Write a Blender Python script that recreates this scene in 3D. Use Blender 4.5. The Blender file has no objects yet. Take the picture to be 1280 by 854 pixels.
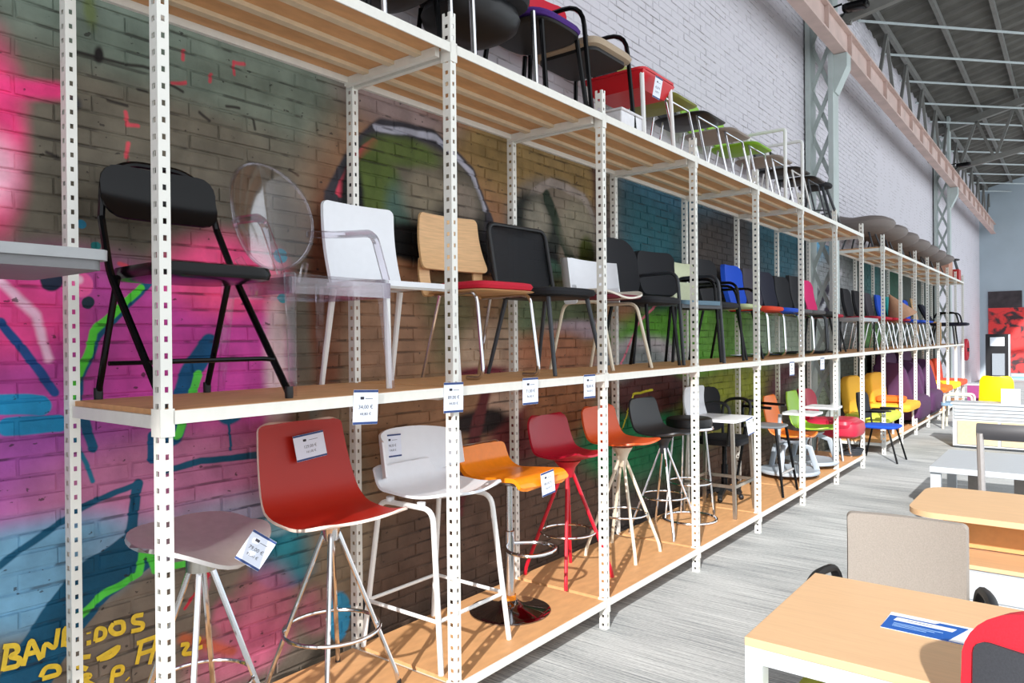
import bpy, bmesh, math, random
from mathutils import Vector, Matrix
random.seed(7)
scene = bpy.context.scene
col = scene.collection

# ------------------------------------------------------------------ camera, sky, sun, exposure
CAMH = 1.6
FPX, YAW, PITCH, ROLL = 912.56, 0.6598, 0.0035, -0.0089
_F = Vector((-math.sin(YAW)*math.cos(PITCH), math.cos(YAW)*math.cos(PITCH), -math.sin(PITCH)))
_R0 = Vector((math.cos(YAW), math.sin(YAW), 0)); _U0 = _R0.cross(_F)
_R = math.cos(ROLL)*_R0 + math.sin(ROLL)*_U0
_U = -math.sin(ROLL)*_R0 + math.cos(ROLL)*_U0
cd = bpy.data.cameras.new('camera'); cam = bpy.data.objects.new('camera', cd); col.objects.link(cam)
cd.sensor_width = 36; cd.lens = FPX/1280*36; cd.clip_end = 200
cam.matrix_world = Matrix(((_R.x, _U.x, -_F.x, 0), (_R.y, _U.y, -_F.y, 0), (_R.z, _U.z, -_F.z, CAMH), (0, 0, 0, 1)))
scene.camera = cam

world = bpy.data.worlds.new('world'); scene.world = world; world.use_nodes = True
bg = world.node_tree.nodes['Background']
bg.inputs[0].default_value = (0.90, 0.95, 1.0, 1); bg.inputs[1].default_value = 1.42

SUN_AZ = Vector((-0.336, 0.942)); SUN_EL = math.radians(26)
sd = bpy.data.lights.new('sun', 'SUN'); so = bpy.data.objects.new('sun', sd); col.objects.link(so)
sd.energy = 4.9; sd.angle = math.radians(0.8); sd.color = (1.0, 0.97, 0.93)
so.rotation_euler = Vector((SUN_AZ.x*math.cos(SUN_EL), SUN_AZ.y*math.cos(SUN_EL), -math.sin(SUN_EL))).to_track_quat('-Z', 'Y').to_euler()
so.location = (6, -8, 12)

scene.view_settings.view_transform = 'Standard'; scene.view_settings.look = 'None'
scene.view_settings.gamma = 1.0; scene.view_settings.use_curve_mapping = False
scene.view_settings.exposure = 0.35

def at(px, py, ax, v):
    d = _F + _R*((px-640)/FPX) - _U*((py-427)/FPX)
    i = 'xyz'.index(ax); o = Vector((0, 0, CAMH)); return o + d*((v-o[i])/d[i])
def proj(p):
    d = Vector(p)-Vector((0, 0, CAMH)); z = d.dot(_F)
    return (640+FPX*d.dot(_R)/z, 427-FPX*d.dot(_U)/z, z)

# ------------------------------------------------------------------ materials
def lin(c):
    return tuple((x/255/12.92 if x/255 <= .04045 else ((x/255+.055)/1.055)**2.4) for x in c)
MATS = {}
def pm(name, rgb, rough=.5, metal=0, var=.06, scale=30, bump=0, stretch=(1, 1, 1), trans=0, alpha=1, spec=.5, bscale=None):
    if name in MATS: return MATS[name]
    m = bpy.data.materials.new(name); m.use_nodes = True; nt = m.node_tree; N = nt.nodes; L = nt.links
    p = N['Principled BSDF']; c = lin(rgb)
    p.inputs['Roughness'].default_value = rough; p.inputs['Metallic'].default_value = metal
    p.inputs['Specular IOR Level'].default_value = spec
    p.inputs['Transmission Weight'].default_value = trans; p.inputs['Alpha'].default_value = alpha
    tc = N.new('ShaderNodeTexCoord'); mp = N.new('ShaderNodeMapping'); mp.inputs['Scale'].default_value = stretch
    nz = N.new('ShaderNodeTexNoise'); nz.inputs['Scale'].default_value = scale; nz.inputs['Detail'].default_value = 4
    L.new(tc.outputs['Object'], mp.inputs[0]); L.new(mp.outputs[0], nz.inputs['Vector'])
    r = N.new('ShaderNodeValToRGB'); e = r.color_ramp.elements
    e[0].position = .3; e[1].position = .7
    e[0].color = tuple(max(0, x*(1-var)) for x in c)+(1,); e[1].color = tuple(min(1, x*(1+var)) for x in c)+(1,)
    L.new(nz.outputs['Fac'], r.inputs[0]); L.new(r.outputs[0], p.inputs['Base Color'])
    if bump:
        b = N.new('ShaderNodeBump'); b.inputs['Strength'].default_value = bump; b.inputs['Distance'].default_value = .003
        if bscale:
            n2 = N.new('ShaderNodeTexNoise'); n2.inputs['Scale'].default_value = bscale; L.new(tc.outputs['Object'], n2.inputs['Vector']); L.new(n2.outputs['Fac'], b.inputs['Height'])
        else: L.new(nz.outputs['Fac'], b.inputs['Height'])
        L.new(b.outputs[0], p.inputs['Normal'])
    MATS[name] = m; return m

chrome = pm('chrome', (215, 215, 218), .12, 1, .02)
steel = pm('brushed_steel', (185, 180, 172), .35, 1, .08, 60, stretch=(1, 1, .1))
alu = pm('cast_aluminium', (205, 200, 198), .42, .75, .05)
blackmet = pm('black_enamel', (8, 8, 10), .2, 0, .1, spec=.22)
darkmet = pm('dark_grey_enamel', (52, 56, 62), .4, 0, .08)
whitemet = pm('white_enamel', (232, 232, 230), .35, 0, .02)
creammet = pm('cream_enamel', (222, 212, 190), .4, 0, .03)
whitepl = pm('white_plastic', (232, 235, 240), .38, 0, .015)
blackfab = pm('black_fabric', (27, 28, 33), .9, 0, .25, 300, .25)
blackpl = pm('black_plastic', (22, 23, 26), .5, 0, .1)
wood = pm('beech_ply', (214, 172, 122), .45, 0, .12, 9, 0, (1, 1, 14))
def fab(name, rgb): return pm(name, rgb, .88, 0, .12, 260, .2)
def pla(name, rgb, rough=.4): return pm(name, rgb, rough, 0, .03, 8)

# ------------------------------------------------------------------ mesh builder
def rnd(pts, r, k=5, closed=False):
    pts = [Vector(p) for p in pts]; out = []; n = len(pts)
    for i, p in enumerate(pts):
        if not closed and i in (0, n-1): out.append(p); continue
        a = pts[i-1]; b = pts[(i+1) % n]; da = a-p; db = b-p
        rr = min(r, da.length*.48, db.length*.48); s = p+da.normalized()*rr; e = p+db.normalized()*rr
        for j in range(k+1):
            t = j/k; out.append(s*(1-t)**2+p*2*t*(1-t)+e*t*t)
    return out
class B:
    def __init__(s): s.v = []; s.f = []
    def add(s, vs, fs):
        o = len(s.v); s.v += [Vector(v) for v in vs]; s.f += [tuple(i+o for i in f) for f in fs]; return s
    def box(s, x0, x1, y0, y1, z0, z1):
        return s.add([(x, y, z) for x in (x0, x1) for y in (y0, y1) for z in (z0, z1)],
                     [(0, 1, 3, 2), (4, 6, 7, 5), (0, 4, 5, 1), (2, 3, 7, 6), (0, 2, 6, 4), (1, 5, 7, 3)])
    def tube(s, pts, r, n=8, closed=False, r2=None, flat=None):
        pts = [Vector(p) for p in pts]; m = len(pts); T = []
        for i in range(m):
            a = pts[i-1] if (i or closed) else pts[0]; b = pts[(i+1) % m] if (i < m-1 or closed) else pts[-1]
            T.append((b-a).normalized())
        up = Vector((0, 0, 1)) if abs(T[0].z) < .9 else Vector((1, 0, 0))
        u = (up-T[0]*up.dot(T[0])).normalized(); vs = []; fs = []
        for i in range(m):
            u = (u-T[i]*u.dot(T[i])).normalized(); w = T[i].cross(u)
            rr = r if r2 is None else r+(r2-r)*i/(m-1)
            fl = flat or (1, 1)
            for k in range(n):
                a = 2*math.pi*k/n; vs.append(pts[i]+(u*math.cos(a)*fl[0]+w*math.sin(a)*fl[1])*rr)
        for i in range(m if closed else m-1):
            for k in range(n):
                j = (i+1) % m; fs.append((i*n+k, i*n+(k+1) % n, j*n+(k+1) % n, j*n+k))
        if not closed: fs += [tuple(range(n-1, -1, -1)), tuple((m-1)*n+k for k in range(n))]
        return s.add(vs, fs)
    def bar(s, a, b, w, h=None, side=None):
        a = Vector(a); b = Vector(b); h = h or w; t = (b-a).normalized()
        sd = Vector(side) if side else (Vector((0, 0, 1)) if abs(t.z) < .9 else Vector((1, 0, 0)))
        u = (sd-t*sd.dot(t)).normalized(); q = t.cross(u)
        vs = [p+u*(h/2*i)+q*(w/2*j) for p in (a, b) for i, j in ((-1, -1), (-1, 1), (1, 1), (1, -1))]
        return s.add(vs, [(3, 2, 1, 0), (4, 5, 6, 7), (0, 1, 5, 4), (1, 2, 6, 5), (2, 3, 7, 6), (3, 0, 4, 7)])
    def lathe(s, prof, n=24, c=(0, 0, 0)):
        m = len(prof); vs = []; fs = []
        for r, z in prof:
            for k in range(n):
                a = 2*math.pi*k/n; vs.append((c[0]+r*math.cos(a), c[1]+r*math.sin(a), c[2]+z))
        for i in range(m-1):
            for k in range(n): fs.append((i*n+k, i*n+(k+1) % n, (i+1)*n+(k+1) % n, (i+1)*n+k))
        fs += [tuple(range(n-1, -1, -1)), tuple((m-1)*n+k for k in range(n))]
        return s.add(vs, fs)
    def pad(s, c, sz, e1=.45, e2=.3, n=28, m=8, fn=None):
        vs = []; fs = []
        sg = lambda q, e: math.copysign(abs(q)**e, q)
        for i in range(m+1):
            ph = -math.pi/2+math.pi*i/m
            for k in range(n):
                th = 2*math.pi*(k+.5)/n
                p = Vector((sz[0]/2*sg(math.cos(ph), e1)*sg(math.cos(th), e2), sz[1]/2*sg(math.cos(ph), e1)*sg(math.sin(th), e2), sz[2]/2*sg(math.sin(ph), e1)))
                if fn: p = fn(p)
                vs.append(p+Vector(c))
        for i in range(m):
            for k in range(n): fs.append((i*n+k, i*n+(k+1) % n, (i+1)*n+(k+1) % n, (i+1)*n+k))
        return s.add(vs, fs)
    def sheet(s, fn, us, vs_, t):
        """fn(u,v)->point; closed thick surface"""
        nu, nv = len(us), len(vs_); P = [[Vector(fn(u, v)) for v in vs_] for u in us]
        def nrm(i, j):
            a = P[min(i+1, nu-1)][j]-P[max(i-1, 0)][j]; b = P[i][min(j+1, nv-1)]-P[i][max(j-1, 0)]
            q = a.cross(b); return q.normalized() if q.length > 1e-9 else Vector((0, 0, 1))
        top = [P[i][j]+nrm(i, j)*(t/2) for i in range(nu) for j in range(nv)]
        bot = [P[i][j]-nrm(i, j)*(t/2) for i in range(nu) for j in range(nv)]
        n = nu*nv; fs = []
        for i in range(nu-1):
            for j in range(nv-1):
                a, b, c, d = i*nv+j, (i+1)*nv+j, (i+1)*nv+j+1, i*nv+j+1
                fs += [(a, b, c, d), (n+d, n+c, n+b, n+a)]
        rim = [i*nv for i in range(nu)]+[(nu-1)*nv+j for j in range(1, nv)]+[i*nv+nv-1 for i in range(nu-2, -1, -1)]+[j for j in range(nv-2, 0, -1)]
        for k in range(len(rim)):
            a, b = rim[k], rim[(k+1) % len(rim)]; fs.append((b, a, n+a, n+b))
        return s.add(top+bot, fs)
    def panel(s, w, h, r, t, mp, nu=14, nv=7):
        """rounded rectangle w (along u) x h (along v), mapped by mp(u,v)"""
        nc = 9 if r >= .1 else 4
        us = [-w/2+r*(1-math.cos(math.pi/2*k/nc)) for k in range(nc+1)]
        inner = [-w/2+r+(w-2*r)*k/nu for k in range(1, nu)]
        us = us+inner+[-x for x in us[::-1]]
        def fn(u, v):
            q = abs(u)-(w/2-r); hh = h/2 if q <= 0 else h/2-r+math.sqrt(max(0, r*r-q*q))
            return mp(u, v*max(hh, 1e-4))
        return s.sheet(fn, us, [-1+2*k/nv for k in range(nv+1)], t)
    def prism(s, poly, t, mp):
        n = len(poly); vs = [mp(x, y, 0) for x, y in poly]+[mp(x, y, t) for x, y in poly]
        return s.add(vs, [tuple(range(n-1, -1, -1)), tuple(range(n, 2*n))]+[(i, (i+1) % n, n+(i+1) % n, n+i) for i in range(n)])
    def xf(s, M): s.v = [M @ v for v in s.v]; return s
    def mesh(s, name, mat, smooth=True):
        me = bpy.data.meshes.new(name); me.from_pydata([tuple(v) for v in s.v], [], s.f)
        bm = bmesh.new(); bm.from_mesh(me); bmesh.ops.recalc_face_normals(bm, faces=bm.faces); bm.to_mesh(me); bm.free()
        if mat: me.materials.append(mat)
        if smooth:
            me.shade_smooth(); me.set_sharp_from_angle(angle=math.radians(38))
        return me
    def make(s, name, mat, par=None, smooth=True, bev=0):
        o = bpy.data.objects.new(name, s.mesh(name, mat, smooth)); col.objects.link(o); o.parent = par
        if bev:
            b = o.modifiers.new('bevel', 'BEVEL'); b.width = bev; b.segments = 2; b.limit_method = 'ANGLE'
        return o
def inst(name, me, par, loc=(0, 0, 0), rot=(0, 0, 0)):
    o = bpy.data.objects.new(name, me); col.objects.link(o); o.parent = par; o.location = loc; o.rotation_euler = rot; return o
def tag(o, label, cat, group=None):
    o['label'] = label; o['category'] = cat
    if group: o['group'] = group
    return o
def thing(name, label, cat, loc=(0, 0, 0), rz=0, group=None):
    o = bpy.data.objects.new(name, None); col.objects.link(o); o.location = loc; o.rotation_euler = (0, 0, rz); o.empty_display_size = .1
    return tag(o, label, cat, group)
def struct(o): o['kind'] = 'structure'; return o
def rotz(a): return Matrix.Rotation(a, 4, 'Z')

# ------------------------------------------------------------------ structure: floor
WX = -2.80
def carpet():
    m = bpy.data.materials.new('striped_carpet'); m.use_nodes = True; nt = m.node_tree; N = nt.nodes; L = nt.links; p = N['Principled BSDF']
    g = N.new('ShaderNodeNewGeometry'); out = None
    def nz(sc, s3, det=3):
        mp = N.new('ShaderNodeMapping'); mp.inputs['Scale'].default_value = s3; n = N.new('ShaderNodeTexNoise'); n.inputs['Scale'].default_value = sc; n.inputs['Detail'].default_value = det
        L.new(g.outputs['Position'], mp.inputs[0]); L.new(mp.outputs[0], n.inputs['Vector']); return n
    a = nz(1, (1.6, 130, 1), 4); b = nz(1, (.9, 3, 1), 3); c = nz(1, (40, 160, 1), 2)
    m1 = N.new('ShaderNodeMath'); m1.operation = 'MULTIPLY'; m1.inputs[1].default_value = .55; L.new(a.outputs['Fac'], m1.inputs[0])
    m2 = N.new('ShaderNodeMath'); m2.operation = 'MULTIPLY_ADD'; m2.inputs[1].default_value = .25; L.new(b.outputs['Fac'], m2.inputs[0]); L.new(m1.outputs[0], m2.inputs[2])
    m3 = N.new('ShaderNodeMath'); m3.operation = 'MULTIPLY_ADD'; m3.inputs[1].default_value = .2; L.new(c.outputs['Fac'], m3.inputs[0]); L.new(m2.outputs[0], m3.inputs[2])
    r = N.new('ShaderNodeValToRGB'); e = r.color_ramp.elements; e[0].position = .40; e[1].position = .60
    e[0].color = lin((136, 140, 142))+(1,); e[1].color = lin((208, 210, 209))+(1,); L.new(m3.outputs[0], r.inputs[0]); L.new(r.outputs[0], p.inputs['Base Color'])
    p.inputs['Roughness'].default_value = .95; p.inputs['Specular IOR Level'].default_value = .1
    bp = N.new('ShaderNodeBump'); bp.inputs['Strength'].default_value = .5; bp.inputs['Distance'].default_value = .004; L.new(m3.outputs[0], bp.inputs['Height']); L.new(bp.outputs[0], p.inputs['Normal'])
    return m
fl = B().box(WX-.3, 12, -14, 31.2, -.2, 0).make('floor', carpet(), None, False); struct(fl)

# ------------------------------------------------------------------ structure: painted brick wall
def gp(name, ins, build):
    g = bpy.data.node_groups.new(name, 'ShaderNodeTree')
    for n, t in ins: g.interface.new_socket(n, in_out='INPUT', socket_type=t)
    g.interface.new_socket('Mask', in_out='OUTPUT', socket_type='NodeSocketFloat')
    i = g.nodes.new('NodeGroupInput'); o = g.nodes.new('NodeGroupOutput'); build(g, i, o); return g
def vm(g, op, a, b=None, s=None):
    n = g.nodes.new('ShaderNodeVectorMath'); n.operation = op; g.links.new(a, n.inputs[0])
    if b is not None: g.links.new(b, n.inputs[1])
    if s is not None: g.links.new(s, n.inputs['Scale'])
    return n
def band(g, d, w, s, o):
    lo = g.nodes.new('ShaderNodeMath'); lo.operation = 'SUBTRACT'; g.links.new(w, lo.inputs[0]); g.links.new(s, lo.inputs[1])
    hi = g.nodes.new('ShaderNodeMath'); hi.operation = 'ADD'; g.links.new(w, hi.inputs[0]); g.links.new(s, hi.inputs[1])
    mr = g.nodes.new('ShaderNodeMapRange'); mr.interpolation_type = 'SMOOTHSTEP'
    g.links.new(d, mr.inputs['Value']); g.links.new(lo.outputs[0], mr.inputs['From Min']); g.links.new(hi.outputs[0], mr.inputs['From Max'])
    mr.inputs['To Min'].default_value = 1; mr.inputs['To Max'].default_value = 0; g.links.new(mr.outputs[0], o.inputs[0])
def b_ell(g, i, o):
    d = vm(g, 'LENGTH', vm(g, 'MULTIPLY', vm(g, 'SUBTRACT', i.outputs[0], i.outputs[1]).outputs[0], i.outputs[2]).outputs[0])
    band(g, d.outputs['Value'], i.outputs[3], i.outputs[4], o)
def b_seg(g, i, o):
    pa = vm(g, 'SUBTRACT', i.outputs[0], i.outputs[1]).outputs[0]; dt = vm(g, 'DOT_PRODUCT', pa, i.outputs[2])
    t = g.nodes.new('ShaderNodeMath'); t.operation = 'MULTIPLY'; t.use_clamp = True; g.links.new(dt.outputs['Value'], t.inputs[0]); g.links.new(i.outputs[3], t.inputs[1])
    sc = vm(g, 'SCALE', i.outputs[2], None, t.outputs[0]); d = vm(g, 'LENGTH', vm(g, 'SUBTRACT', pa, sc.outputs[0]).outputs[0])
    band(g, d.outputs['Value'], i.outputs[4], i.outputs[5], o)
V, Fl = 'NodeSocketVector', 'NodeSocketFloat'
G_ELL = gp('spray_ellipse', [('P', V), ('C', V), ('IR', V), ('W', Fl), ('S', Fl)], b_ell)
G_SEG = gp('spray_stroke', [('P', V), ('A', V), ('BA', V), ('IL', Fl), ('W', Fl), ('S', Fl)], b_seg)

SHAPES = []
def mural_shapes():
    def ell(cx, cy, rx, ry, rgb, s=.12, op=1.0):
        a = at(cx-rx, cy, 'x', WX); b = at(cx+rx, cy, 'x', WX); u = at(cx, cy-ry, 'x', WX); d = at(cx, cy+ry, 'x', WX)
        cy_, cz_, hy, hz = (a.y+b.y)/2, (u.z+d.z)/2, max(.005, abs(b.y-a.y)/2), max(.005, abs(u.z-d.z)/2); k = 1+s
        SHAPES.append(((cy_-hy*k, cy_+hy*k, cz_-hz*k, cz_+hz*k), 'e', (cy_, cz_, hy, hz, s), rgb, op))
    def line(pts, w, rgb, s=.004, op=1.0):
        q = [at(x, y, 'x', WX) for x, y in pts]; k = w+s
        SHAPES.append(((min(p.y for p in q)-k, max(p.y for p in q)+k, min(p.z for p in q)-k, max(p.z for p in q)+k), 'l', ([(p.y, p.z) for p in q], w, s), rgb, op))
    # --- grey green upper band, spray glows
    ell(200, 40, 330, 75, (112, 124, 112), .35)
    ell(360, 60, 130, 110, (118, 126, 112), .4, .8)
    ell(-14, 170, 44, 120, (232, 62, 124), .45)
    ell(-8, 212, 30, 40, (250, 190, 210), .7, .9)
    line([(-20, 112), (72, 114)], .03, (238, 62, 128), .02)
    # --- magenta field
    ell(60, 470, 210, 150, (180, 68, 148), .25)
    ell(10, 395, 85, 55, (226, 70, 140), .5)
    ell(250, 470, 110, 140, (200, 70, 158), .2)
    ell(280, 345, 75, 50, (240, 84, 136), .4)
    ell(345, 470, 14, 110, (225, 215, 205), .6, .7)
    ell(40, 600, 190, 80, (160, 78, 158), .4)
    ell(200, 620, 190, 80, (184, 112, 150), .35)
    ell(40, 720, 150, 70, (112, 160, 190), .3)
    ell(270, 660, 130, 36, (150, 160, 185), .5, .8)
    ell(210, 830, 190, 128, (118, 106, 94), .14)
    # --- dark teal letter bands
    TE = (14, 78, 108)
    line([(0, 708), (34, 681), (69, 656), (114, 630), (172, 606)], .012, TE)
    line([(172, 606), (163, 680)], .02, TE)
    line([(172, 690), (120, 726), (78, 775), (30, 854), (0, 900)], .085, TE)
    line([(205, 735), (172, 700), (130, 741), (100, 770), (70, 830)], .0, TE)
    GR = (84, 205, 70)
    line([(96, 774), (130, 742), (172, 719), (178, 690)], .014, GR)
    line([(184, 690), (192, 716), (240, 702), (300, 682)], .014, GR)
    line([(205, 592), (250, 577), (330, 568), (420, 578)], .014, TE)
    ell(362, 684, 52, 52, (22, 104, 128), .1); ell(372, 690, 30, 30, (44, 134, 150), .3); ell(345, 655, 30, 14, (120, 165, 180), .3)
    line([(262, 430), (235, 470), (216, 545)], .042, (18, 84, 128), .006); line([(248, 468), (222, 545)], .018, (92, 215, 80))
    line([(190, 545), (190, 575)], .02, (18, 84, 128))
    line([(188, 350), (120, 420), (100, 470), (96, 500), (116, 560)], .018, (20, 84, 120)); line([(175, 360), (118, 415), (90, 495)], .014, (88, 210, 60))
    line([(0, 402), (30, 440), (70, 490)], .015, (30, 70, 130)); line([(-10, 340), (45, 395), (62, 450)], .014, (240, 190, 215), .01)
    line([(-10, 505), (52, 507)], .034, (28, 132, 178)); line([(10, 533), (72, 529)], .03, (28, 132, 178))
    line([(85, 530), (115, 603)], .008, (30, 110, 140))
    ell(288, 512, 17, 20, (18, 92, 130)); line([(287, 520), (287, 562)], .006, (18, 92, 130))
    for x, y, r_, c in ((102, 278, 6, (40, 120, 150)), (120, 308, 6, (30, 110, 110)), (110, 378, 8, (30, 48, 62)), (62, 352, 14, (30, 40, 60)), (408, 518, 22, (30, 120, 130)), (350, 320, 9, (40, 130, 150)), (352, 372, 6, (60, 150, 160))): ell(x, y, r_, r_, c)
    ell(101, 356, 16, 15, (236, 96, 160)); ell(97, 350, 6, 5, (250, 200, 220), .5)
    for x, y, rx, ry in ((330, 770, 40, 60), (280, 770, 14, 22), (300, 815, 60, 36), (400, 760, 24, 30), (255, 730, 8, 12)): ell(x, y, rx, ry, (212, 100, 138), .4, .6)
    line([(240, 690), (262, 720), (230, 760)], .006, (190, 40, 60)); line([(228, 800), (290, 815)], .02, (200, 90, 40), .015, .7)
    for q in ([(88, 62), (125, 72), (190, 88)], [(134, 123), (160, 132)], [(215, 108), (228, 115)], [(60, 190), (75, 196)], [(176, 114), (186, 117)], [(250, 140), (262, 150)], [(362, 212), (372, 220)], [(318, 150), (320, 162)], [(284, 132), (300, 136)]): line(q, .006, (36, 30, 28), .005, .9)
    ell(122, 68, 6, 10, (30, 26, 26), .4); ell(92, 130, 7, 9, (52, 52, 60), .6); ell(112, 12, 8, 22, (110, 124, 60), .6, .7)
    for q in ([(157, 140), (158, 155)], [(158, 156), (172, 158)], [(160, 178), (158, 196)], [(292, 78), (292, 92)], [(292, 78), (306, 80)], [(230, 64), (229, 76)], [(263, 94), (262, 102)], [(216, 105), (232, 104)], [(150, 330), (160, 333)]): line(q, .007, (206, 70, 84), .005, .9)
    # --- portrait: skin ground
    ell(610, 300, 215, 240, (150, 108, 78), .12); ell(660, 190, 120, 70, (142, 116, 72), .4)
    ell(520, 540, 150, 120, (146, 112, 84), .35); ell(600, 700, 190, 140, (92, 72, 60), .3); ell(425, 640, 40, 130, (140, 122, 100), .4)
    ell(500, 130, 70, 40, (150, 128, 124), .5); ell(560, 128, 50, 22, (172, 104, 72), .5, .8)
    ell(408, 370, 22, 140, (112, 62, 40), .3, .9)
    line([(420, 250), (452, 190), (480, 165), (540, 178), (585, 220), (607, 280), (606, 330)], .075, (58, 55, 62), .012)
    line([(470, 158), (545, 172), (590, 216), (606, 262)], .018, (176, 176, 190), .008)
    line([(424, 240), (445, 196), (468, 178)], .024, (214, 70, 92), .008)
    ell(525, 255, 80, 76, (92, 86, 74), .06); ell(470, 245, 32, 66, (80, 96, 42), .22); ell(505, 190, 44, 18, (84, 98, 48), .3)
    ell(440, 255, 15, 62, (18, 20, 20), .25); ell(498, 270, 16, 40, (70, 94, 84), .5); ell(545, 250, 38, 36, (122, 112, 94), .4)
    ell(530, 306, 78, 26, (12, 12, 12), .22); ell(572, 292, 34, 40, (18, 16, 16), .35); ell(578, 255, 18, 26, (128, 116, 104), .5)
    ell(560, 400, 40, 60, (92, 102, 72), .5, .7); ell(480, 420, 60, 50, (150, 116, 92), .4)
    ell(694, 285, 62, 62, (118, 106, 92), .12); line([(638, 300), (668, 240), (690, 228), (730, 246), (750, 290)], .03, (146, 134, 126), .01)
    ell(668, 290, 34, 50, (26, 30, 24), .15); ell(672, 275, 15, 26, (128, 122, 108), .45); line([(684, 246), (700, 290), (716, 330)], .045, (32, 44, 30), .012)
    ell(722, 285, 20, 34, (126, 118, 100), .35); ell(733, 318, 10, 22, (72, 78, 24), .3); ell(674, 322, 26, 18, (10, 9, 9), .2)
    ell(680, 338, 28, 14, (70, 104, 88), .35); ell(690, 395, 60, 50, (96, 108, 80), .4); ell(735, 412, 50, 12, (178, 160, 170), .4)
    ell(612, 445, 40, 42, (182, 156, 132), .35); ell(600, 468, 38, 10, (110, 40, 52), .4); ell(650, 530, 40, 46, (112, 52, 54), .3); ell(630, 505, 26, 16, (188, 160, 140), .3)
    ell(600, 528, 36, 16, (34, 26, 26), .3); ell(700, 510, 40, 50, (150, 100, 66), .3); ell(690, 440, 50, 28, (158, 106, 78), .4)
    line([(610, 480), (600, 520), (572, 640)], .05, (98, 46, 48), .02)
    line([(746, 190), (752, 260), (758, 330)], .1, (84, 52, 40), .05)
    ell(424, 770, 14, 30, (60, 150, 190), .12); ell(452, 772, 14, 30, (34, 36, 44), .15)
    # --- teal / sky panel
    ell(880, 300, 118, 145, (58, 76, 84), .12); ell(830, 300, 50, 90, (28, 82, 92), .4); ell(868, 240, 90, 42, (50, 92, 112), .45)
    ell(890, 330, 36, 70, (58, 50, 46), .5); ell(930, 300, 30, 60, (58, 54, 54), .5); ell(975, 300, 30, 60, (40, 84, 98), .5)
    ell(1030, 318, 16, 22, (78, 168, 214), .2)
    ell(1035, 370, 34, 60, (132, 136, 138), .4); ell(1034, 375, 12, 20, (50, 44, 60), .3)
    line([(1016, 340), (1052, 410)], .05, (176, 178, 184), .03); line([(1052, 340), (1016, 410)], .05, (176, 178, 184), .03)
    # --- green lower strip
    ell(850, 430, 90, 46, (92, 158, 48), .2); ell(800, 450, 52, 30, (176, 168, 170), .25); ell(796, 456, 40, 22, (128, 132, 130), .25)
    line([(770, 470), (800, 402), (822, 380)], .012, (224, 120, 140)); ell(940, 420, 60, 40, (98, 142, 60), .4); ell(985, 420, 40, 40, (150, 164, 150), .5)
    ell(910, 510, 70, 50, (136, 144, 44), .3); ell(880, 520, 60, 16, (88, 96, 40), .5)
    ell(785, 545, 60, 50, (20, 122, 74), .25); ell(812, 492, 50, 28, (88, 46, 44), .25)
    line([(778, 535), (792, 492), (815, 488)], .009, (220, 210, 50)); line([(890, 540), (905, 580)], .012, (200, 180, 60))
    ell(835, 590, 50, 50, (24, 104, 66), .4); ell(800, 660, 60, 60, (74, 66, 62), .4); ell(900, 600, 60, 60, (86, 66, 54), .4)
    ell(985, 485, 30, 32, (86, 44, 52), .4); ell(1010, 500, 30, 34, (120, 128, 110), .4)
    ell(1090, 350, 12, 40, (40, 90, 90), .5); ell(1118, 345, 8, 40, (30, 80, 60), .5); ell(1090, 420, 16, 14, (90, 140, 70), .5)
mural_shapes()
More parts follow.
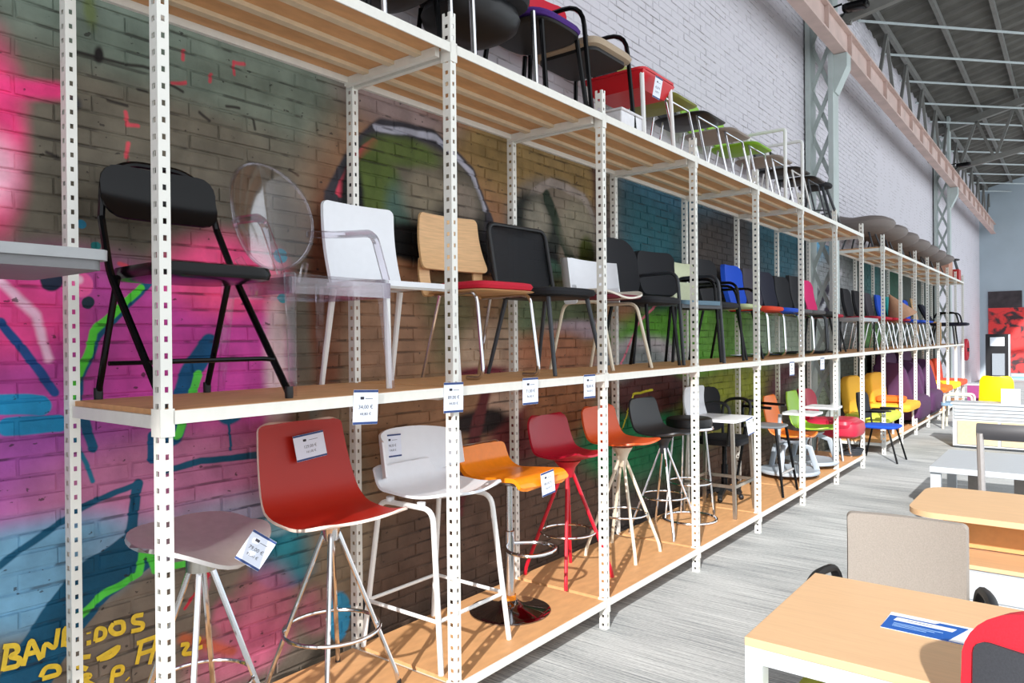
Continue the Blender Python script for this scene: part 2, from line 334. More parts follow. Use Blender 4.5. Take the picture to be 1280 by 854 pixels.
def mural(zone):
    """paint of one stretch of wall: only the strokes that cross it are laid"""
    y0, y1, z0, z1 = zone; white = z0 >= 2.9 or y0 > 21.2
    m = bpy.data.materials.new('white_brick_paint' if white else 'mural_brick_paint'); m.use_nodes = True; nt = m.node_tree; N = nt.nodes; L = nt.links; p = N['Principled BSDF']
    geo = N.new('ShaderNodeNewGeometry')
    flat = N.new('ShaderNodeVectorMath'); flat.operation = 'MULTIPLY'; flat.inputs[1].default_value = (0, 1, 1); L.new(geo.outputs['Position'], flat.inputs[0])
    nw = N.new('ShaderNodeTexNoise'); nw.inputs['Scale'].default_value = 5; nw.inputs['Detail'].default_value = 2; L.new(flat.outputs[0], nw.inputs['Vector'])
    wr = N.new('ShaderNodeVectorMath'); wr.operation = 'MULTIPLY_ADD'; wr.inputs[1].default_value = (0, .035, .035); wr.inputs[2].default_value = (0, -.0175, -.0175)
    L.new(nw.outputs['Color'], wr.inputs[0])
    Pn = N.new('ShaderNodeVectorMath'); Pn.operation = 'ADD'; L.new(flat.outputs[0], Pn.inputs[0]); L.new(wr.outputs[0], Pn.inputs[1])
    P = Pn.outputs[0]
    base = N.new('ShaderNodeRGB'); base.outputs[0].default_value = lin((206, 203, 210) if white else (103, 96, 83))+(1,); cur = [base.outputs[0]]
    def mix(mask, rgb, op=1.0):
        x = N.new('ShaderNodeMix'); x.data_type = 'RGBA'; x.inputs[7].default_value = lin(rgb)+(1,)
        if op < 1:
            q = N.new('ShaderNodeMath'); q.operation = 'MULTIPLY'; q.inputs[1].default_value = op; L.new(mask, q.inputs[0]); mask = q.outputs[0]
        L.new(mask, x.inputs[0]); L.new(cur[0], x.inputs[6]); cur[0] = x.outputs[2]
    def step(val, a, b):
        mr = N.new('ShaderNodeMapRange'); mr.interpolation_type = 'SMOOTHSTEP'; mr.inputs['From Min'].default_value = a; mr.inputs['From Max'].default_value = b; L.new(val, mr.inputs['Value']); return mr.outputs[0]
    sx = N.new('ShaderNodeSeparateXYZ'); L.new(Pn.outputs[0], sx.inputs[0])
    if not white:
        if y1 > 10: mix(step(sx.outputs[1], 10.2, 11.2), (58, 70, 64), .9)
        for bb, kind, pr, rgb, op in SHAPES:
            if bb[1] < y0-.15 or bb[0] > y1+.15 or bb[3] < z0-.05 or bb[2] > z1+.05: continue
            q = N.new('ShaderNodeVectorMath'); q.operation = 'MULTIPLY_ADD'; q.inputs[1].default_value = (1e-7, 1e-7, 1e-7)   # each stroke is laid after the one below it
            L.new(cur[0], q.inputs[0]); L.new(P, q.inputs[2]); Pc = q.outputs[0]
            if kind == 'e':
                g = N.new('ShaderNodeGroup'); g.node_tree = G_ELL; L.new(Pc, g.inputs[0]); cy_, cz_, hy, hz, sf = pr
                g.inputs[1].default_value = (0, cy_, cz_); g.inputs[2].default_value = (0, 1/hy, 1/hz); g.inputs[3].default_value = 1; g.inputs[4].default_value = sf; last = g.outputs[0]
            else:
                pts, w, sf = pr; last = None
                for A, Bq in zip(pts[:-1], pts[1:]):
                    if max(A[0], Bq[0])+w+sf < y0-.15 or min(A[0], Bq[0])-w-sf > y1+.15: continue
                    dy, dz = Bq[0]-A[0], Bq[1]-A[1]; g = N.new('ShaderNodeGroup'); g.node_tree = G_SEG; L.new(Pc, g.inputs[0])
                    g.inputs[1].default_value = (0, A[0], A[1]); g.inputs[2].default_value = (0, dy, dz); g.inputs[3].default_value = 1/max(1e-6, dy*dy+dz*dz); g.inputs[4].default_value = w; g.inputs[5].default_value = sf
                    if last is None: last = g.outputs[0]
                    else:
                        x = N.new('ShaderNodeMath'); x.operation = 'MAXIMUM'; L.new(last, x.inputs[0]); L.new(g.outputs[0], x.inputs[1]); last = x.outputs[0]
            if last is not None: mix(last, rgb, op)
    def noise(sc, det=4, s3=(1, 1, 1)):
        mp = N.new('ShaderNodeMapping'); mp.inputs['Scale'].default_value = s3; L.new(geo.outputs['Position'], mp.inputs[0])
        n = N.new('ShaderNodeTexNoise'); n.inputs['Scale'].default_value = sc; n.inputs['Detail'].default_value = det; L.new(mp.outputs[0], n.inputs['Vector']); return n.outputs['Fac']
    fz = N.new('ShaderNodeMath'); fz.operation = 'MULTIPLY'; fz.inputs[1].default_value = 1/.064
    sp = N.new('ShaderNodeSeparateXYZ'); L.new(geo.outputs['Position'], sp.inputs[0]); L.new(sp.outputs[2], fz.inputs[0])
    fr = N.new('ShaderNodeMath'); fr.operation = 'PINGPONG'; fr.inputs[1].default_value = .5; L.new(fz.outputs[0], fr.inputs[0])
    jm = N.new('ShaderNodeMapRange'); jm.inputs['From Min'].default_value = .05; jm.inputs['From Max'].default_value = .10; jm.inputs['To Min'].default_value = 1; jm.inputs['To Max'].default_value = 0; L.new(fr.outputs[0], jm.inputs['Value'])
    jx = N.new('ShaderNodeMath'); jx.operation = 'MULTIPLY'; L.new(jm.outputs[0], jx.inputs[0]); L.new(step(noise(5.5, 3), .52, .60), jx.inputs[1])
    mix(jx.outputs[0], (132, 126, 126) if white else (42, 34, 32), .6 if white else .55)
    if white: mix(step(noise(14, 3, (1, .5, 1.5)), .68, .74), (150, 138, 134), .5)
    else:   # paint wear: mottling, chips and soot
        hsv = N.new('ShaderNodeHueSaturation'); vv = N.new('ShaderNodeMapRange'); vv.inputs['To Min'].default_value = .78; vv.inputs['To Max'].default_value = 1.2; vv.inputs['From Min'].default_value = .3; vv.inputs['From Max'].default_value = .7
        L.new(noise(9, 4), vv.inputs['Value']); L.new(vv.outputs[0], hsv.inputs['Value']); L.new(cur[0], hsv.inputs['Color']); cur[0] = hsv.outputs[0]
        mix(step(noise(26, 3, (1, 1, 1.6)), .68, .72), (40, 34, 32), .75)
    L.new(cur[0], p.inputs['Base Color']); p.inputs['Roughness'].default_value = .75; p.inputs['Specular IOR Level'].default_value = .3
    bp = N.new('ShaderNodeBump'); bp.inputs['Strength'].default_value = .6; bp.inputs['Distance'].default_value = .006; L.new(noise(38, 3), bp.inputs['Height']); L.new(bp.outputs[0], p.inputs['Normal'])
    return m
YS = [-6, .9, 1.15, 1.4, 1.7, 2.05, 2.45, 2.9, 3.4, 3.9, 4.5, 5.3, 6.3, 7.8, 9.3, 11.5, 21.2, 31.2]; ZS = [0, .8, 1.3, 1.8, 2.9, 7.0]
ZMAT = {}
def zone(y, z):
    i = max(0, sum(1 for q in YS[1:-1] if y >= q)); j = max(0, sum(1 for q in ZS[1:-1] if z >= q))
    if j == len(ZS)-2 or i == len(YS)-2: key = 'w'; zz = (-6, 31.2, 2.9, 7)
    else: key = (i, j); zz = (YS[i], YS[i+1], ZS[j], ZS[j+1])
    if key not in ZMAT: ZMAT[key] = mural(zz)
    return key
wb = B(); wk = []
for i in range(len(YS)-1):
    for j in range(len(ZS)-1):
        wb.add([(WX-.0065, y, z) for y, z in ((YS[i], ZS[j]), (YS[i+1], ZS[j]), (YS[i+1], ZS[j+1]), (YS[i], ZS[j+1]))], [(0, 1, 2, 3)]); wk.append(zone((YS[i]+YS[i+1])/2, (ZS[j]+ZS[j+1])/2))
wb.box(WX-.35, WX-.007, -6, 31.2, 0, 7.0); KEYS = list(dict.fromkeys(wk)); wk += ['w']*6
wall = wb.make('wall_left', None, None, False); struct(wall)
for k in KEYS: wall.data.materials.append(ZMAT[k])
wall.data.polygons.foreach_set('material_index', [KEYS.index(k) for k in wk])
BL, BH, GAP = .245, .064, .007
def brick_verts(l, h, c=.005, d=.0065, rr=None):
    r_ = rr or random
    j = lambda s: r_.uniform(-s, s)
    y, z = l/2, h/2
    back = [(-d, -y, -z), (-d, y, -z), (-d, y, z), (-d, -y, z)]
    mid = [(-c*.6+j(.001), a*(y-.0005)+j(.003), b*(z-.0005)+j(.0022)) for a, b in ((-1, -1), (1, -1), (1, 1), (-1, 1))]
    fr = [(j(.0016), a*(y-c)+j(.002), b*(z-c)+j(.0015)) for a, b in ((-1, -1), (1, -1), (1, 1), (-1, 1))]
    fs = [(8, 9, 10, 11)]
    for k in range(4):
        q = (k+1) % 4; fs += [(k, q, 4+q, 4+k), (4+k, 4+q, 8+q, 8+k)]
    return back+mid+fr, fs
BM = [B().add(*brick_verts(BL-GAP, BH-GAP)).mesh('brick', ZMAT['w'], False) for _ in range(6)]
rows = []
for r_ in range(int(6.9/BH)):
    z = (r_+.5)*BH
    for k in range(int(14.0/BL)):
        y = .3+(k+(.5 if r_ % 2 else 0))*BL+random.uniform(-.006, .006)
        px, py, dz = proj((WX, y, z)); inside = -20 < px < 1300 and -20 < py < 874
        rows.append((dz if inside and z < 2.85 else 99+dz, y, z))
rows.sort(); st = B(); sk = []
for i, (dz, y, z) in enumerate(rows):
    dx = random.uniform(-.0025, .0025); key = zone(y, z)
    if i < 300:
        o = inst('brick', random.choice(BM), wall, (WX+dx, y, z), (random.uniform(-.008, .008), random.uniform(-.015, .015), random.uniform(-.008, .008)))
        o.material_slots[0].link = 'OBJECT'; o.material_slots[0].material = ZMAT[key]
    else:
        vs, fs = brick_verts(BL-GAP, BH-GAP); o = len(st.v)
        st.v += [Vector((v[0]+WX+dx, v[1]+y, v[2]+z)) for v in vs]; st.f += [tuple(a+o for a in f) for f in fs]; sk += [KEYS.index(key)]*len(fs)
bc = st.make('brick_courses', None, wall, False)
for k in KEYS: bc.data.materials.append(ZMAT[k])
bc.data.polygons.foreach_set('material_index', sk); bc['kind'] = 'stuff'

# yellow tag sprayed on the wall (drawn in photo pixels, laid on the brick face)
YEL = pm('yellow_spray_paint', (226, 190, 48), .6, 0, .15, 40)
strokes = [[(3, 838), (8, 808)], [(3, 808), (20, 806), (22, 815), (10, 820), (25, 823), (22, 832), (3, 836)], [(28, 832), (38, 797), (50, 824)], [(31, 818), (46, 814)],
 [(52, 822), (55, 802), (68, 812), (72, 785)], [(78, 808), (80, 782), (92, 790), (80, 808)], [(110, 800), (110, 806)], [(110, 790), (110, 792)], [(118, 801), (120, 784), (131, 786), (130, 797), (118, 801)],
 [(141, 779), (153, 776), (154, 790), (142, 793), (136, 786), (141, 779)], [(178, 768), (166, 770), (165, 778), (178, 779), (177, 786), (163, 789)],
 [(50, 846), (56, 833), (72, 832), (74, 842), (52, 848)], [(112, 820), (98, 822), (94, 832), (108, 836)], [(120, 824), (150, 806), (140, 820), (124, 824)], [(170, 804), (198, 794)], [(176, 802), (170, 830)], [(195, 796), (186, 830)], [(172, 818), (196, 810)],
 [(225, 806), (236, 804), (226, 818), (240, 816)], [(240, 800), (250, 796), (242, 812), (252, 808)], [(100, 854), (104, 842), (114, 844), (104, 850), (116, 856)], [(138, 856), (141, 834), (153, 832), (152, 842), (140, 844)], [(158, 848), (159, 849)]]
yb = B()
for s_ in strokes:
    pts = [Vector((WX+.0065, *at(x, y, 'x', WX).yz)) for x, y in s_]
    yb.tube(rnd(pts, .02, 4), .0085, 6)
for v in yb.v: v.x = WX+.0065+(v.x-WX-.0065)*.18
yb.make('graffiti_lettering', YEL, wall)['label'] = 'yellow sprayed handwriting low on the wall'

# ------------------------------------------------------------------ structure: far wall, roof, columns, crane girder
fw = B().box(WX-.35, 12, 31.2, 31.5, 0, 9).make('wall_back', pm('far_wall_paint', (170, 184, 194), .8, 0, .05, 1.2), None, False); struct(fw)
ZE, XE = 6.8, 2.68; SL = .25
rz_ = lambda x: ZE+SL*(x-WX)
rb = B(); n_ = 100
for i in range(n_):   # corrugated roof sheet, ribs run down the slope
    y0 = -14+45.2*i/n_; y1 = -14+45.2*(i+1)/n_; ym = (y0+y1)/2; q = len(rb.v)
    for x in (WX-.3, XE):
        for y, dz in ((y0, 0), (y0+.12, .05), (ym, .05), (ym+.12, 0), (y1, 0)): rb.v.append(Vector((x, y, rz_(x)+dz)))
    rb.f += [(q+k, q+k+1, q+5+k+1, q+5+k) for k in range(4)]
roof = rb.make('ceiling', pm('grey_roof_sheet', (84, 82, 77), .8, 0, .25, 3), None, False); struct(roof)
sm = roof.modifiers.new('solid', 'SOLIDIFY'); sm.thickness = .04; sm.offset = 1
girm = pm('roof_steel_paint', (112, 112, 108), .6, 0, .12, 6)
for k in range(8):
    x = WX+.25+k*.72; B().box(x-.03, x+.03, -14, 31.1, rz_(x)-.12, rz_(x)-.005).make('purlin', girm, roof, False)
tie = pm('pale_tie_rod', (176, 186, 188), .5, 0, .05)
for k in range(11):
    y = 12.6+k*1.75
    B().tube([(WX+.05, y, 6.62), (WX+2.3, y+2.75, 6.7)], .022, 6).make('tie_rod', tie, roof)
    B().bar((WX+.3, y, 5.3), (WX+.3, y+.85, 6.6), .05).make('brace', girm, roof, False)
    B().bar((WX+.3, y+.85, 6.6), (WX+.3, y+1.7, 5.3), .05).make('brace', girm, roof, False)
colm = pm('column_paint', (176, 186, 184), .55, 0, .08, 4)
for ci, (y, d) in enumerate(((9.95, .32), (20.6, .32))):
    nm = ['grey steel lattice column between the two racks', 'grey steel lattice column at the far end of the racks'][ci]
    c = thing('lattice_column', nm, 'column', (WX+.02, y, 0), 0, 'lattice columns along the brick wall')
    B().box(0, .06, -.13, .13, 0, 6.9).make('flange', colm, c, False); B().box(d-.04, d+.02, -.13, .13, 0, 6.9).make('flange', colm, c, False)
    zz = .15
    while zz < 6.3:
        B().bar((.05, -.012, zz), (d-.04, -.012, zz+.58), .012, .05, (0, 0, 1)).make('lacing_bar', colm, c, False)
        B().bar((.05, .012, zz+.58), (d-.04, .012, zz), .012, .05, (0, 0, 1)).make('lacing_bar', colm, c, False); zz += .58
    B().prism([(d+.02, 4.7), (d+.04, 4.7), (d+.18, 5.0), (d+.18, 5.17), (d+.02, 5.17)], .2, lambda a, b, t: (a, t-.1, b)).make('corbel', colm, c, False)
    # truss over the column
    t = B().bar((0, 0, rz_(WX)-.25), (XE-WX, 0, rz_(XE)-.25), .14, .16).make('rafter', girm, c, False)
    B().bar((d, 0, 5.6), (XE-WX, 0, 6.6), .1, .12).make('tie_beam', girm, c, False)
    for q in range(5):
        xa = .5+q*.75; B().bar((xa, 0, 5.5+(xa-d)*.26), (xa+.38, 0, 6.75+.25*(xa+.38)-.25), .06).make('truss_web', girm, c, False); B().bar((xa+.38, 0, 6.75+.25*(xa+.38)-.25), (xa+.75, 0, 5.5+(xa+.75-d)*.26), .06).make('truss_web', girm, c, False)
gm = pm('pinkish_girder_paint', (196, 172, 164), .7, 0, .12, 3)
g = thing('crane_girder', 'long pinkish crane girder running along the top of the white wall', 'girder', (0, 0, 0))
B().box(-2.37, -2.35, -6, 31, 5.2, 5.5).make('web', gm, g, False); B().box(-2.435, -2.29, -6, 31, 5.5, 5.525).make('top_flange', gm, g, False)
B().box(-2.435, -2.29, -6, 31, 5.175, 5.2).make('bottom_flange', gm, g, False)
for k in range(20):
    y = 8+k*1.1; B().box(-2.35, -2.3, y, y+.02, 5.2, 5.5).make('stiffener', gm, g, False)
lampm = blackpl
for y, lb in ((9.95, 'black floodlight on the near lattice column'), (20.6, 'black floodlight on the far lattice column')):
    f_ = thing('floodlight', lb, 'lamp', (WX+.44, y-.2, 5.62), 0, 'floodlights on the columns')
    B().pad((.22, -.05, .03), (.3, .16, .09), .4, .3).make('housing', blackmet, f_)
    B().tube(rnd([(.08, -.12, .07), (-.14, -.12, .04), (-.18, -.05, -.08), (.0, -.02, -.08), (.1, -.02, 0)], .03), .014, 6).make('bracket', blackmet, f_)
    B().tube(rnd([(-.14, -.1, .03), (-.02, -.05, -.02), (-.02, .03, -.06)], .02), .012, 6).make('yoke', blackmet, f_)

# ------------------------------------------------------------------ shelving racks
FX, BX, Y0, BAY = -2.05, -2.709, 1.0206, 1.2219
ZT, ZM, ZB = 2.83, 1.404, .166
def postmat():
    m = bpy.data.materials.new('punched_cream_upright'); m.use_nodes = True; nt = m.node_tree; N = nt.nodes; L = nt.links; p = N['Principled BSDF']
    p.inputs['Roughness'].default_value = .45; p.inputs['Base Color'].default_value = lin((230, 229, 222))+(1,)
    tc = N.new('ShaderNodeTexCoord'); sx = N.new('ShaderNodeSeparateXYZ'); L.new(tc.outputs['Object'], sx.inputs[0])
    def M(op, a, b=None, c=None):
        n = N.new('ShaderNodeMath'); n.operation = op
        for i, q in enumerate((a, b, c)):
            if q is None: continue
            if isinstance(q, (int, float)): n.inputs[i].default_value = q
            else: L.new(q, n.inputs[i])
        return n.outputs[0]
    zf = M('FRACT', M('DIVIDE', sx.outputs[2], .048)); hz = M('LESS_THAN', M('ABSOLUTE', M('SUBTRACT', zf, .5)), .17)
    hx = M('LESS_THAN', M('ABSOLUTE', M('ADD', sx.outputs[0], .022)), .0085); hy = M('LESS_THAN', M('ABSOLUTE', M('SUBTRACT', sx.outputs[1], .017)), .0055)
    hole = M('MULTIPLY', hz, M('MAXIMUM', hx, hy)); tr = N.new('ShaderNodeBsdfTransparent'); mx = N.new('ShaderNodeMixShader')
    L.new(hole, mx.inputs[0]); L.new(p.outputs[0], mx.inputs[1]); L.new(tr.outputs[0], mx.inputs[2]); L.new(mx.outputs[0], N['Material Output'].inputs['Surface'])
    return m
POST = postmat(); beamm = pm('cream_beam', (228, 226, 218), .5, 0, .03); deckm = pm('chipboard_deck', (208, 156, 106), .6, 0, .1, 25, 0, (1, .35, 1)); slatm = pm('pale_slat', (214, 192, 160), .6, 0, .06, 20)
def Lpost(h):
    b = B(); t = .0025; a, c = .044, .034
    b.box(-a, 0, 0, t, 0, h); b.box(-t, 0, t, c, 0, h); b.box(-a, -a+t, t, .012, 0, h); b.box(-.012, -t, c-t, c, 0, h)
    return b.mesh('upright', POST, False)
PM_T = Lpost(2.96)
D_ = FX-BX
deck_me = B().box(BX+.03, FX-.003, .018, BAY-.02, -.016, 0).mesh('deck_panel', deckm, False)
fb_me = B().box(-.006, .0, .034, BAY, -.04, -.001).mesh('shelf_beam', beamm, False)
bb_me = B().box(0, .02, .02, BAY, -.045, -.0165).mesh('shelf_beam', beamm, False)
eb_me = B().box(BX+.035, FX-.046, -.012, .012, -.055, -.0165).mesh('end_beam', beamm, False)
sl_me = B().box(-.018, .018, .03, BAY-.03, -.034, -.0165).mesh('support_slat', slatm, False)
br_me = B().box(-.049, .003, -.004, -.001, -.075, .005).box(.0012, .004, -.004, .038, -.075, .005).mesh('bracket', beamm, False)
def rack(label, n0, n1, levels, yoff=Y0, skip=()):
    r_ = thing('shelving_rack', label, 'rack', (0, 0, 0), 0, 'cream boltless shelving racks')
    for n in range(n0, n1+1):
        y = yoff+n*BAY
        inst('upright', PM_T, r_, (FX, y, 0)); inst('upright', PM_T, r_, (BX+.04, y, 0))
        for z in levels: inst('bracket', br_me, r_, (FX, y, z))
    for n in range(n0, n1):
        y = yoff+n*BAY
        for z in levels:
            inst('deck_panel', deck_me, r_, (0, y, z)); inst('shelf_beam', fb_me, r_, (FX+.004, y, z)); inst('shelf_beam', bb_me, r_, (BX+.04, y, z))
            inst('end_beam', eb_me, r_, (0, y+.02, z)); inst('end_beam', eb_me, r_, (0, y+BAY-.03, z))
            if z > .5:
                for k in (1, 2, 3): inst('support_slat', sl_me, r_, (BX+.02+D_*k/4, y, z))
    return r_
rack('long cream shelving rack nearest the camera, with chipboard decks', 0, 7, (ZT, ZM, ZB))
rack('cream shelving rack beyond the steel column, at the far end', 8, 15, (ZT-.03, ZM, ZB))
gapr = thing('bridging_shelf', 'short shelf bridging the gap between the two racks', 'shelf', (0, 0, 0))
y = Y0+7*BAY
B().box(-2.41, FX-.003, y+.04, y+BAY-.006, ZM-.016, ZM).make('deck_panel', deckm, gapr, False); inst('shelf_beam', fb_me, gapr, (FX+.004, y+.008, ZM)); B().box(-2.41, -2.39, y+.04, y+BAY-.006, ZM-.045, ZM-.0165).make('shelf_beam', beamm, gapr, False)
# neighbour at the frame's left edge carries the grey table top that pokes into view
nb = thing('shelving_rack', 'cream shelving bay cut off by the left edge', 'rack', (0, 0, 0), 0, 'cream boltless shelving racks')
for yy in (-.72, .46):
    for xx in (FX, BX+.04): inst('upright', PM_T, nb, (xx, yy, 0))
inst('deck_panel', deck_me, nb, (0, -.72, ZM)); inst('shelf_beam', fb_me, nb, (FX+.004, -.72, ZM))


#=====OBJECTS=====
# ------------------------------------------------------------------ seat building blocks (local +X is the front of a seat)
def seat(par, mat, w, d, z, t=.05, x=0, e2=.3, name='seat', dish=0, e1=.5):
    fn = (lambda p: Vector((p.x, p.y, p.z+dish*((p.y/(w/2))**2)-dish*.4*max(0, p.x/(d/2))**2))) if dish else None
    return B().pad((x, 0, z), (d, w, t), e1, e2, 28, 8, fn).make(name, mat, par)
def back(par, mat, w, h, z0, x0, tilt=.2, bend=.04, t=.02, r=.05, name='backrest', taper=0):
    def mp(u, v):
        q = (v+h/2)/h; k = 1-taper*q
        return (x0-tilt*(v+h/2)+bend*(u/(w/2))**2-.02*math.sin(math.pi*q), u*k, z0+(v+h/2))
    return B().panel(w, h, r, t, mp).make(name, mat, par)
def leg(par, mat, pts, r=.011, r2=None, n=8, name='leg', rr=.05): return B().tube(rnd(pts, rr) if len(pts) > 2 else pts, r, n, r2=r2).make(name, mat, par)
def legs4(par, mat, tops, feet, r=.011, r2=None, z=.42, n=8):
    (tx0, tx1, ty), (fx0, fx1, fy) = tops, feet
    for sy in (-1, 1):
        leg(par, mat, [(tx1, sy*ty, z), (fx1, sy*fy, 0)], r, r2, n); leg(par, mat, [(tx0, sy*ty, z), (fx0, sy*fy, 0)], r, r2, n)
def loops(par, mat, w, xf, xb, z, r=.011, splay=.05):
    for sy in (-1, 1): leg(par, mat, [(xf, sy*w, 0), (xf-splay, sy*(w-.02), z), (xb+splay, sy*(w-.02), z), (xb, sy*w, 0)], r, name='leg_frame', rr=.06)
def arms(par, mat, w, r=.012, top=.64, xf=.2, xb=-.2, foot=None):
    for sy in (-1, 1):
        pts = [(xb-.02, sy*w, .55), (xb+.02, sy*w, top), (xf-.05, sy*w, top), (xf, sy*w, .0 if foot else .42)]
        leg(par, mat, pts, r, name='arm', rr=.09)
def sled(par, mat, w, z, r=.012):
    """cantilever frame: two upright fronts joined by floor runners"""
    for sy in (-1, 1): leg(par, mat, [(-.2, sy*w, .5), (-.16, sy*w, z), (.2, sy*w, z), (.22, sy*w, r), (-.22, sy*w, r)], r, name='leg_frame', rr=.07)
    leg(par, mat, [(-.22, -w, r), (-.22, w, r)], r, name='crossbar')
def ring(par, mat, R, z, r=.009, name='footrest_ring'):
    return B().tube([(R*math.cos(a), R*math.sin(a), z) for a in [2*math.pi*k/28 for k in range(28)]], r, 8, True).make(name, mat, par)
def shell(par, mat, prof, wfn, t=.008, name='shell', curl=.03, n=12, mat2=None):
    """one-piece seat shell: prof = [(x,z)...] from seat front to back top"""
    P = [Vector((x, 0, z)) for x, z in prof]; P = rnd(P, .12, 6); L = [0]
    for a, b in zip(P[:-1], P[1:]): L.append(L[-1]+(b-a).length)
    def fn(u, v):
        s_ = v*L[-1]; i = max(0, min(len(P)-2, sum(1 for q in L if q <= s_)-1)); f = (s_-L[i])/max(1e-6, L[i+1]-L[i]); p = P[i].lerp(P[i+1], f)
        d = (P[i+1]-P[i]).normalized(); nn = Vector((-d.z, 0, d.x)) if d.x < 0 else Vector((d.z, 0, -d.x))
        nn = Vector((d.z, 0, -d.x)); w = wfn(v); c = curl(v) if callable(curl) else curl
        q = p+nn*(c*abs(u)**2.2)+Vector((0, u*w/2, 0)); return q
    us = [-1+2*k/n for k in range(n+1)]; vs = [.5-.5*math.cos(math.pi*k/30) for k in range(31)]
    o = B().sheet(fn, us, vs, t).make(name, mat, par)
    if mat2:
        o.data.materials.append(mat2); k = 2*(len(us)-1)*(len(vs)-1); o.data.polygons.foreach_set('material_index', [(i % 2) if i < k else 1 for i in range(len(o.data.polygons))])
    return o
def rwid(w0, w1, w2, r=.12, r1=.12):
    """width along a shell: front w0, middle w1, top w2 with rounded ends"""
    def f(v):
        w = w0+(w1-w0)*min(1, v/.5) if v < .5 else w1+(w2-w1)*(v-.5)/.5
        if v < r: w *= .72+.28*math.sqrt(max(0, 1-((r-v)/r)**2))
        if v > 1-r1: w *= .72+.28*math.sqrt(max(0, 1-((v-1+r1)/r1)**2))
        return w
    return f
GM, GT, GB_ = 'chairs on the middle shelf', 'chairs on the top shelf', 'stools on the bottom shelf'
def mid(name, label, y, x=-2.42, rz=0, cat='chair'): return thing(name, label, cat, (x, y, ZM), rz, GM)

# ---- printed text
def text_mesh(txt, size, mat):
    c = bpy.data.curves.new('txt', 'FONT'); c.body = txt; c.size = size; c.align_x = 'CENTER'; c.align_y = 'CENTER'; c.resolution_u = 2
    o = bpy.data.objects.new('txt', c); col.objects.link(o); dg = bpy.context.evaluated_depsgraph_get()
    me = bpy.data.meshes.new_from_object(o.evaluated_get(dg)); bpy.data.objects.remove(o); me.materials.clear(); me.materials.append(mat); return me
paper = pm('tag_paper', (226, 232, 246), .6, 0, .02); navy = pm('tag_navy_print', (36, 62, 118), .6, 0, .05); ink = pm('tag_ink', (40, 40, 52), .7, 0, .05)
def price_tag(label, loc, M, l1, l2, w=.105, h=.105):
    t = thing('price_tag', label, 'price tag', loc, 0, 'printed price tags'); t.matrix_world = Matrix.Translation(loc) @ M
    B().box(-w/2, w/2, -h/2, h/2, -.0006, .0006).make('card', paper, t, False)
    for s_ in (-1, 1): B().box(-w/2, w/2, s_*h*.46-h*.035, s_*h*.46+h*.035, .0007, .001).make('stripe', navy, t, False)
    inst('price', text_mesh(l1, h*.16, ink), t, (0, 0, .0012)); inst('price', text_mesh(l2, h*.125, ink), t, (0, -h*.2, .0012))
    B().pad((-w*.15, h*.26, .0009), (.016, .01, .0004)).make('logo', ink, t); B().box(-.002, w*.28, h*.235, h*.25, .0007, .001).make('logo', ink, t, False)
    return t
def face(nrm, up=(0, 0, 1), roll=0):
    n = Vector(nrm).normalized(); u = Vector(up); u = (u-n*u.dot(n)).normalized(); r = u.cross(n)
    return Matrix(((r.x, u.x, n.x, 0), (r.y, u.y, n.y, 0), (r.z, u.z, n.z, 0), (0, 0, 0, 1))) @ Matrix.Rotation(roll, 4, 'Z')

# ------------------------------------------------------------------ middle shelf
# black steel folding chair
c = mid('folding_chair', 'black enamelled steel folding chair on the middle shelf', 1.30, -2.40, math.radians(-2))
for sy in (-1, 1):
    leg(c, blackmet, [(-.20, sy*.205, .62), (-.09, sy*.222, .42), (.26, sy*.215, .012)], .0125, name='front_leg')
    leg(c, blackmet, [(-.1, sy*.195, .415), (-.27, sy*.195, .012)], .0115, name='rear_leg')
    for x, yy in ((.26, .215), (-.27, .195)): B().lathe([(.014, 0), (.015, .02), (.0145, .04)], 10, (x*.985, sy*yy, 0)).make('foot_cap', blackpl, c)
leg(c, blackmet, [(-.20, -.205, .62), (-.235, -.185, .77), (-.248, -.1, .83), (-.248, .1, .83), (-.235, .185, .77), (-.20, .205, .62)], .0125, name='back_hoop', rr=.1)
back(c, blackmet, .41, .19, .622, -.185, .23, .02, .008, .065)
B().pad((.02, 0, .424), (.41, .40, .055), .35, .28, 28, 8).make('seat', blackmet, c); B().box(-.14, .17, -.17, .17, .405, .418).make('seat_pan', blackpl, c, False)
leg(c, blackmet, [(.17, -.217, .13), (.15, -.19, .135), (.15, .19, .135), (.17, .217, .13)], .008, name='stretcher')
leg(c, blackmet, [(-.18, -.195, .125), (-.18, .195, .125)], .008, name='stretcher')

# clear polycarbonate armchair
def clearmat(tint=(.975, .97, .985, 1), k=.42):
    m = bpy.data.materials.new('clear_polycarbonate'); m.use_nodes = True; N = m.node_tree.nodes; L = m.node_tree.links
    t = N.new('ShaderNodeBsdfTransparent'); t.inputs[0].default_value = tint; g = N.new('ShaderNodeBsdfGlossy'); g.inputs['Roughness'].default_value = .06
    f = N.new('ShaderNodeFresnel'); f.inputs['IOR'].default_value = 1.55; nz = N.new('ShaderNodeTexNoise'); nz.inputs['Scale'].default_value = 6
    rr = N.new('ShaderNodeMapRange'); rr.inputs['To Min'].default_value = .03; rr.inputs['To Max'].default_value = .09; L.new(nz.outputs['Fac'], rr.inputs['Value']); L.new(rr.outputs[0], g.inputs['Roughness'])
    a = N.new('ShaderNodeMath'); a.operation = 'MULTIPLY_ADD'; a.inputs[1].default_value = k; a.inputs[2].default_value = .0; a.use_clamp = True; L.new(f.outputs[0], a.inputs[0])
    x = N.new('ShaderNodeMixShader'); L.new(a.outputs[0], x.inputs[0]); L.new(t.outputs[0], x.inputs[1]); L.new(g.outputs[0], x.inputs[2]); L.new(x.outputs[0], N['Material Output'].inputs['Surface']); return m
CL = clearmat(); CE = clearmat((.95, .93, .965, 1), .65)
